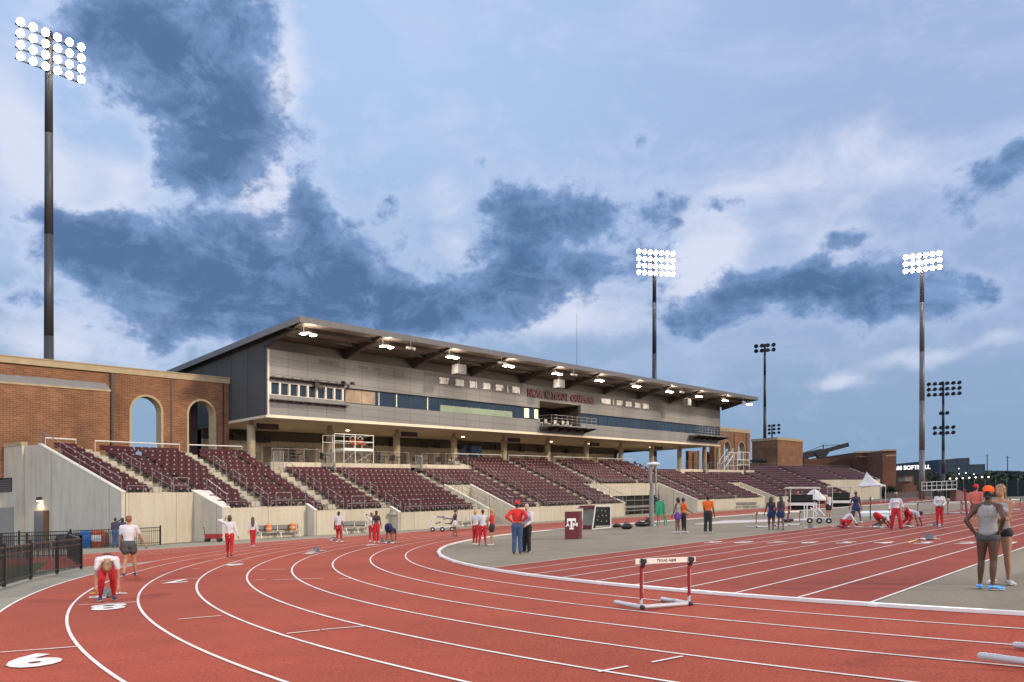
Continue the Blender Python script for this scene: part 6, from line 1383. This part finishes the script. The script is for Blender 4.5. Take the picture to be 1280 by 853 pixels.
# bins
def bin_(px, py, w, h, m, lab, bands=None):
    x, y = G(px, py); t = thing('waste_bin', lab, 'bin', (x,y,0), .1, 'bins and barrels behind the far fence'); b = MB(); b.hexa([(-w*.45,-w*.4,0),(w*.45,-w*.4,0),(w*.45,w*.4,0),(-w*.45,w*.4,0)], [(-w/2,-w*.46,h*.9),(w/2,-w*.46,h*.9),(w/2,w*.46,h*.9),(-w/2,w*.46,h*.9)]); lpart('body', b, m, t)
    b = MB(); b.hexa([(-w*.54,-w*.5,h*.9),(w*.54,-w*.5,h*.9),(w*.54,w*.5,h*.9),(-w*.54,w*.5,h*.9)], [(-w*.4,-w*.4,h),(w*.4,-w*.4,h),(w*.4,w*.4,h),(-w*.4,w*.4,h)]); lpart('lid', b, m, t)
    if bands: b = MB(); b.box(-w*.49,w*.49,-w*.475,-w*.46,h*.35,h*.7); lpart('white_panel', b, m_railw, t)
bin_(109,685.0,.60,1.02,mat('bin_blue', (.02,.14,.45), .5, .1, 3),'bright blue bin behind the far fence'); bin_(122.5,684.4,.60,1.05,mat('bin_orange', (.48,.09,.03), .5, .15, 3),'orange bin with a white panel behind the far fence', True); bin_(96.5,685.3,.62,.92,mat('bin_grey', (.07,.075,.08), .6, .1, 3),'dark grey bin left of the blue bin'); bin_(79,685.8,.6,.85,mat('bin_grey', (.07,.075,.08), .6, .1, 3),'dark grey low bin by the service door')
# rolling carts
def cart(px, py, L, H, lab, yaw, wheels=3, load=None, kind='a'):
    x, y = G(px, py); t = thing('hurdle_cart', lab, 'cart', (x,y,0), yaw, 'white wheeled carts'); b = MB()
    for s in (-1,1):
        b.path([(-L/2,s*.35,.3),(L/2,s*.35,.3)], .03)
        if kind == 'a': b.path([(-L/2,s*.35,.3),(-L/2,s*.35,H),(-L*.12,s*.35,H),(-L*.12,s*.35,.3)], .03)
        else: b.path([(-L/2,s*.35,.25),(-L*.33,s*.2,H),(L*.33,s*.2,H),(L/2,s*.35,.25)], .025)
    if kind == 'a': b.path([(-L*.3,.0,.9),(0,-.3,.5)], .035); b.path([(0,.0,.9),(L*.25,-.3,.45)], .035)
    b.path([(-L/2,-.35,H*.99 if kind=='a' else .3),(-L/2,.35,H*.99 if kind=='a' else .3)], .03); lpart('frame', b, m_railw, t)
    for i in range(wheels):
        xx = -L*.4+L*.8*i/(wheels-1); b = MB(); b.cap((xx,-.42,.16), .16, (xx,-.36,.16), .16, ends=0, seg=16); w = lpart('wheel', b, m_black, t); b = MB(); b.cap((xx,-.435,.16), .06, (xx,-.42,.16), .06, ends=0, seg=10); lpart('hub', b, m_railw, w)
    if load:
        b = MB(); rnd = random.Random(3)
        for i in range(10): xx = rnd.uniform(-L*.3,L*.35); z = rnd.choice((.55,.85,1.0)); b.bar((xx,-.25,z), (xx+.35,-.1,z+rnd.uniform(-.05,.1)), .1, .08)
        lpart('stacked_blocks', b, mat('pedal_grey', (.12,.13,.15), .7, .2, 6), t)
cart(1022,654.5,1.30,1.15,'white wheeled hurdle cart right of the two women in navy', R(-8))
cart(552,664.5,1.65,1.0,'wheeled white rack loaded with starting blocks by the wall', R(12), 3, True, 'b')
# low white pad and runway covers on the infield
t = thing('runway_cover', 'long low pale cover strip lying on the infield behind the orange shirt', 'cover', at(940,652)); b = MB()
for (a, c, d, e, h) in (((868,656.5),(1010,651.5),(1008,649.5),(905,652.0),.06),): 
    q = [G(*p) for p in (a,c,d,e)]; b.hexa([p+(.01,) for p in q], [p+(h+.0,) for p in q])
wpart('cover_sheet', b, mat('cover_pale', (.55,.48,.45), .8, .15, .8), t)
t = thing('landing_pad', 'small dark mat behind the hurdles on the infield', 'mat', at(985,652)); b = MB(); q = [G(*p) for p in ((978,653.5),(992,653),(990,651),(981,651.5))]; b.hexa([p+(.07,) for p in q], [p+(.2,) for p in q]); wpart('pad', b, m_black, t)
t = thing('landing_pad', 'white landing mat on the infield behind the athletes at the blocks', 'mat', at(1085,646)); b = MB(); q = [G(*p) for p in ((1072,646.5),(1116,645.5),(1114,642.5),(1078,643.2))]; b.hexa([p+(.01,) for p in q], [p+(.25,) for p in q]); wpart('pad', b, m_canvas, t)
# high-jump style post near the tent
x, y = G(1088,651); t = thing('timing_post', 'thin dark post on a flat base left of the standing athlete in red trousers', 'post', (x,y,0)); b = MB(); b.rod((x,y,0), (x,y,zpx(1088,621,y)), .035); wpart('post_shaft', b, m_trim, t); b = MB(); b.bar((x-.4,y,.02), (x+.4,y,.02), .1,.03); wpart('base_plate', b, m_rail, t)
b = MB(); b.ell((x+.09,y,zpx(1088,624,y)), (.09,.06,.07)); wpart('white_sensor', b, m_railw, t, True)
x, y = G(1207,650); t = thing('maroon_post', 'leaning dark maroon post behind the hurdles near the red cap', 'post', (x,y,0)); b = MB(); b.bar((x+.1,y,0), (x-.06,y,zpx(1207,611.5,y)), .08,.08,(0,1,0)); wpart('post_shaft', b, MATS['upright_red'], t)
# shaded carts and tables by the far wall
def canopycart(px, py, w, h, lab):
    x, y = G(px, py); t = thing('canopy_cart', lab, 'cart', (x,y,0), 0, 'pale canopies by the far wall'); b = MB(); b.hexa([(-w/2,-.8,h),(w/2,-.8,h),(w/2,.8,h),(-w/2,.8,h)], [(-w*.45,-.6,h+.18),(w*.45,-.6,h+.18),(w*.45,.6,h+.18),(-w*.45,.6,h+.18)]); lpart('canopy', b, mat('canopy_cream', (.50,.44,.36), .8, .1, 2), t)
    for sx in (-1,1):
        for sy in (-.7,.7): b = MB(); b.rod((sx*w*.44,sy,0),(sx*w*.44,sy,h),.04); lpart('leg', b, m_railw, t)
    b = MB(); b.box(-w*.4,w*.4,-.5,.5,.45,.75); lpart('table_top', b, m_canvas, t); b = MB(); b.box(-w*.42,w*.42,-.3,.5,.9,1.05); b.box(-w*.38,w*.38,.5,.55,0,1.6); lpart('dark_shelf', b, m_black, t)
canopycart(1052,634,3.0,2.25,'pale canopy on thin legs over a dark table at the end of the far wall'); canopycart(1003,637.5,3.4,2.2,'pale flat canopy above the official in orange')
for px, py, lab in ((1018,634.5,'closed white parasol-shaped cover by the far wall'),):
    x, y = G(px, py); t = thing('white_cover', lab, 'cover', (x,y,0)); b = MB(); b.lathe([(1.5,.9),(1.1,1.3),(.5,1.9),(.05,2.2)], 12); lpart('cover_cloth', b, m_canvas, t); b = MB(); b.rod((0,0,0),(0,0,1.8),.05); b.box(-1.2,1.2,-.3,.3,.4,.8); lpart('support', b, MATS['cube_maroon'], t)
t = thing('coloured_cones', 'small orange marker cone on the far straight at the right', 'cone', at(1273.5,620)); x, y = G(1273.5,620); b = MB(); k = y/FPX; b.lathe([(4.5*k,0),(4.2*k,.8*k),(2.2*k,5*k),(1.0*k,9.5*k)], 14, (x,y,0)); wpart('cone_body', b, mat('cone_red', (.45,.05,.03), .6, .1, 1), t); b = MB(); b.ell((x,y,9.6*k), (1.3*k,1.3*k,1.8*k)); wpart('cone_tip', b, m_canvas, t)
# ================================================================== SKY, LIGHT, CAMERA
w = bpy.data.worlds.new('World'); sc.world = w; w.use_nodes = True; nt = w.node_tree; nt.nodes.clear(); L = nt.links.new
class X:
    def __init__(s, o): s.o = o
    def _b(s, op, t, r=False):
        n = nt.nodes.new('ShaderNodeMath'); n.operation = op
        for i, q in enumerate((t, s) if r else (s, t)):
            if isinstance(q, X): L(q.o, n.inputs[i])
            elif q is not None: n.inputs[i].default_value = q
        return X(n.outputs[0])
    def __add__(s, t): return s._b('ADD', t)
    __radd__ = __add__
    def __mul__(s, t): return s._b('MULTIPLY', t)
    __rmul__ = __mul__
    def __sub__(s, t): return s._b('SUBTRACT', t)
    def __rsub__(s, t): return s._b('SUBTRACT', t, True)
    def __truediv__(s, t): return s._b('DIVIDE', t)
    def f(s, op, t=None): return s._b(op, t)
tc = nt.nodes.new('ShaderNodeTexCoord'); sp = nt.nodes.new('ShaderNodeSeparateXYZ'); L(tc.outputs['Generated'], sp.inputs[0])
dx, dy, dz = (X(sp.outputs[i]) for i in range(3))
az = dx.f('ARCTAN2', dy); hyp = (dx*dx+dy*dy).f('SQRT'); el = (dz/(hyp+1e-4)).f('ARCTANGENT')
def noise(sx, sy, d=8, r=.6, off=0.0, dist=0.0, lac=2.1):
    c = nt.nodes.new('ShaderNodeCombineXYZ'); L((az*sx+off).o, c.inputs[0]); L((el*sy+off*.7).o, c.inputs[1]); c.inputs[2].default_value = off
    n = nt.nodes.new('ShaderNodeTexNoise'); n.inputs['Scale'].default_value = 1; n.inputs['Detail'].default_value = d; n.inputs['Roughness'].default_value = r; n.inputs['Distortion'].default_value = dist; n.inputs['Lacunarity'].default_value = lac
    L(c.outputs[0], n.inputs['Vector']); return X(n.outputs['Fac'])
def smooth(x, a, b, lo=0., hi=1.):
    n = nt.nodes.new('ShaderNodeMapRange'); n.interpolation_type = 'SMOOTHSTEP'; L(x.o, n.inputs[0]); n.inputs[1].default_value = a; n.inputs[2].default_value = b; n.inputs[3].default_value = lo; n.inputs[4].default_value = hi; return X(n.outputs[0])
wx = noise(5, 6, 5, .55, 3.1)-.5; wy = noise(5, 6, 5, .55, 9.7)-.5
AZ = az+wx*.10; EL = el+wy*.08
def blob(px, py, rx, ry, rot=0., amp=1.):
    a = math.atan((px-640)/FPX); e = math.atan((629-py)/FPX*math.cos(a)); ra = rx*.9/FPX*math.cos(a)**2; re = ry*.9/FPX*math.cos(a); c, s = math.cos(R(rot)), math.sin(R(rot))
    u = (AZ-a); v = (EL-e); p = (u*c+v*s)/ra; q = (v*c-u*s)/re
    return ((p*p+q*q)*-1.).f('EXPONENT')*amp     # rot: counter-clockwise as seen
def tot(bl):
    r = None
    for b in bl: g = blob(*b); r = g if r is None else r+g
    return r
DARK = [(255,70,115,100,0,1.25),(150,40,110,60,0,.8),(290,170,75,55,0,.9),(245,215,60,25,0,.6),
        (290,335,145,66,0,1.4),(110,300,100,48,5,1.0),(230,395,130,60,0,1.1),(400,245,45,55,0,.9),(430,350,110,60,0,1.1),(500,265,42,26,0,.8),(540,400,110,42,0,1.0),
        (665,275,72,50,10,1.25),(745,262,50,26,0,.7),(830,262,35,26,0,.7),(640,350,80,50,25,1.0),(730,340,40,40,0,.7),(900,250,48,22,0,.8),(610,205,25,16,0,.45),(470,190,25,16,0,.5),(795,180,22,14,0,.3),
        (925,368,85,32,-4,1.0),(1060,355,110,36,0,.95),(1170,372,110,34,0,.85),(1055,300,38,16,10,.8),(1000,345,60,20,0,.6),(1225,235,85,42,20,1.05),(1280,195,40,25,0,.6),(800,330,60,60,0,.55),(860,395,60,20,0,.5),
        (60,285,60,25,0,.5),(20,370,35,18,0,.6),(1090,425,70,10,0,.25),(1250,415,60,12,0,.3)]
D = tot(DARK)
n1 = noise(9, 13, 12, .62, 1.3, .35); n2 = noise(28, 36, 8, .6, 5.0, .2)
dens = D*.9+(n1-.5)*1.7+(n2-.5)*1.15
dark = smooth(dens, .36, .76); rim = smooth(dens, .02, .42)
core = smooth(dens, .5, 1.25)
WH = [(60,240,90,60,0,.8),(160,230,60,40,0,.8),(330,250,50,60,15,1.0),(60,420,90,50,0,1.1),(180,400,40,60,0,.8),(100,340,60,60,0,.2),(560,250,40,70,0,.4),(570,330,40,30,0,.5),(690,350,60,30,0,.8),(640,400,110,36,0,.8),(740,400,80,40,0,.6),(850,330,60,60,0,.6),
      (980,230,170,70,0,.55),(345,230,34,60,10,1.1),(355,110,22,90,0,.9),(30,160,60,90,0,.9),(1100,180,120,60,0,.35),(530,170,70,40,0,.25),(880,330,50,50,0,.7),(1150,440,110,16,8,.9),(1055,478,50,12,0,1.0),(1040,320,60,50,0,.55),(1130,340,60,30,0,.4),(900,310,60,30,0,.4),(380,120,40,60,0,.5)]
Wm = smooth(tot(WH)*.75+(noise(8, 16, 10, .6, 7.7, .3)-.5)*1.3, .12, .85)
thin = smooth(noise(3.5, 11, 9, .6, 12.3, .5), .45, .72)
def col(c): n = nt.nodes.new('ShaderNodeRGB'); n.outputs[0].default_value = list(c)+[1]; return n.outputs[0]
def mixc(fac, a, b):
    n = nt.nodes.new('ShaderNodeMix'); n.data_type = 'RGBA'; L(fac.o, n.inputs[0]) if isinstance(fac, X) else setattr(n.inputs[0], 'default_value', fac)
    L(a, n.inputs[6]); L(b, n.inputs[7]); return n.outputs[2]
def srgb(r, g, b): f = lambda c: (c/255/12.92 if c/255 <= .04045 else ((c/255+.055)/1.055)**2.4); return (f(r), f(g), f(b))
def lin(*c): return tuple(q*SKYK for q in srgb(*c))
SKYK = 10.4
sky = nt.nodes.new('ShaderNodeTexSky'); sky.sky_type = 'NISHITA'; sky.sun_disc = False; sky.sun_elevation = R(24); sky.sun_rotation = math.atan2(.85, -.35) ; sky.air_density = 1.2; sky.dust_density = 1.5; sky.ozone_density = 2.5
base = mixc(smooth(el, .0, .52), col(lin(136,164,196)), col(lin(178,204,242)))
base = mixc(smooth(el, .04, .24)*smooth(az, -.2, .5)*.6, base, col(lin(150,170,212)))
base = mixc(.08, base, sky.outputs[0])
base = mixc(thin*.42*smooth(el, .05, .25), base, col(lin(196,212,242)))
base = mixc(rim*smooth(az, -.1, -.45, .25, .62), base, col(lin(198,212,242)))
base = mixc(Wm*.92, base, col(lin(216,222,242)))
dcol = mixc(core, col(lin(122,152,198)), col(lin(70,104,148)))
n3 = noise(15, 22, 10, .68, 21.0, .6)
dcol = mixc(smooth(n3, .46, .68)*.62, dcol, col(lin(124,158,206)))
dcol = mixc(smooth(n2, .5, .7)*.3, dcol, col(lin(70,108,160)))
base = mixc(dark*.93, base, dcol)
base = mixc(smooth(el, .0, .2, 1., 0.)*smooth(az, -.1, .35)*.7, base, col(lin(136,165,198)))
bg = nt.nodes.new('ShaderNodeBackground'); L(base, bg.inputs['Color']); bg.inputs['Strength'].default_value = .1; out = nt.nodes.new('ShaderNodeOutputWorld'); L(bg.outputs[0], out.inputs['Surface'])
w.cycles.sampling_method = 'MANUAL'; w.cycles.sample_map_resolution = 256
sd = Vector((.85,-.35,.42)).normalized()
l = bpy.data.lights.new('flood_key', 'SUN'); l.energy = 2.5; l.angle = R(4); l.color = (1,.81,.57); o = bpy.data.objects.new('flood_key', l); C.objects.link(o); o.rotation_euler = (-sd).to_track_quat('-Z','Y').to_euler(); o.location = (30,-20,30)  # directional lamp standing in for unseen floodlights off to the right
cam = bpy.data.cameras.new('camera'); co = bpy.data.objects.new('camera', cam); C.objects.link(co); co.location = (0,0,CH); co.rotation_euler = (R(90),0,0)
cam.sensor_width = 36; cam.lens = FPX*36/1280; cam.shift_y = (HOR-KS*640-426.5)/1280; cam.clip_start = .1; cam.clip_end = 8000; sc.camera = co
sc.view_settings.view_transform = 'Standard'; sc.view_settings.look = 'None'; sc.view_settings.exposure = 0.0; sc.view_settings.gamma = 1
sc.render.engine = 'CYCLES'; sc.cycles.max_bounces = 5; sc.cycles.diffuse_bounces = 3; sc.cycles.caustics_reflective = False; sc.cycles.caustics_refractive = False; sc.cycles.sample_clamp_indirect = 4
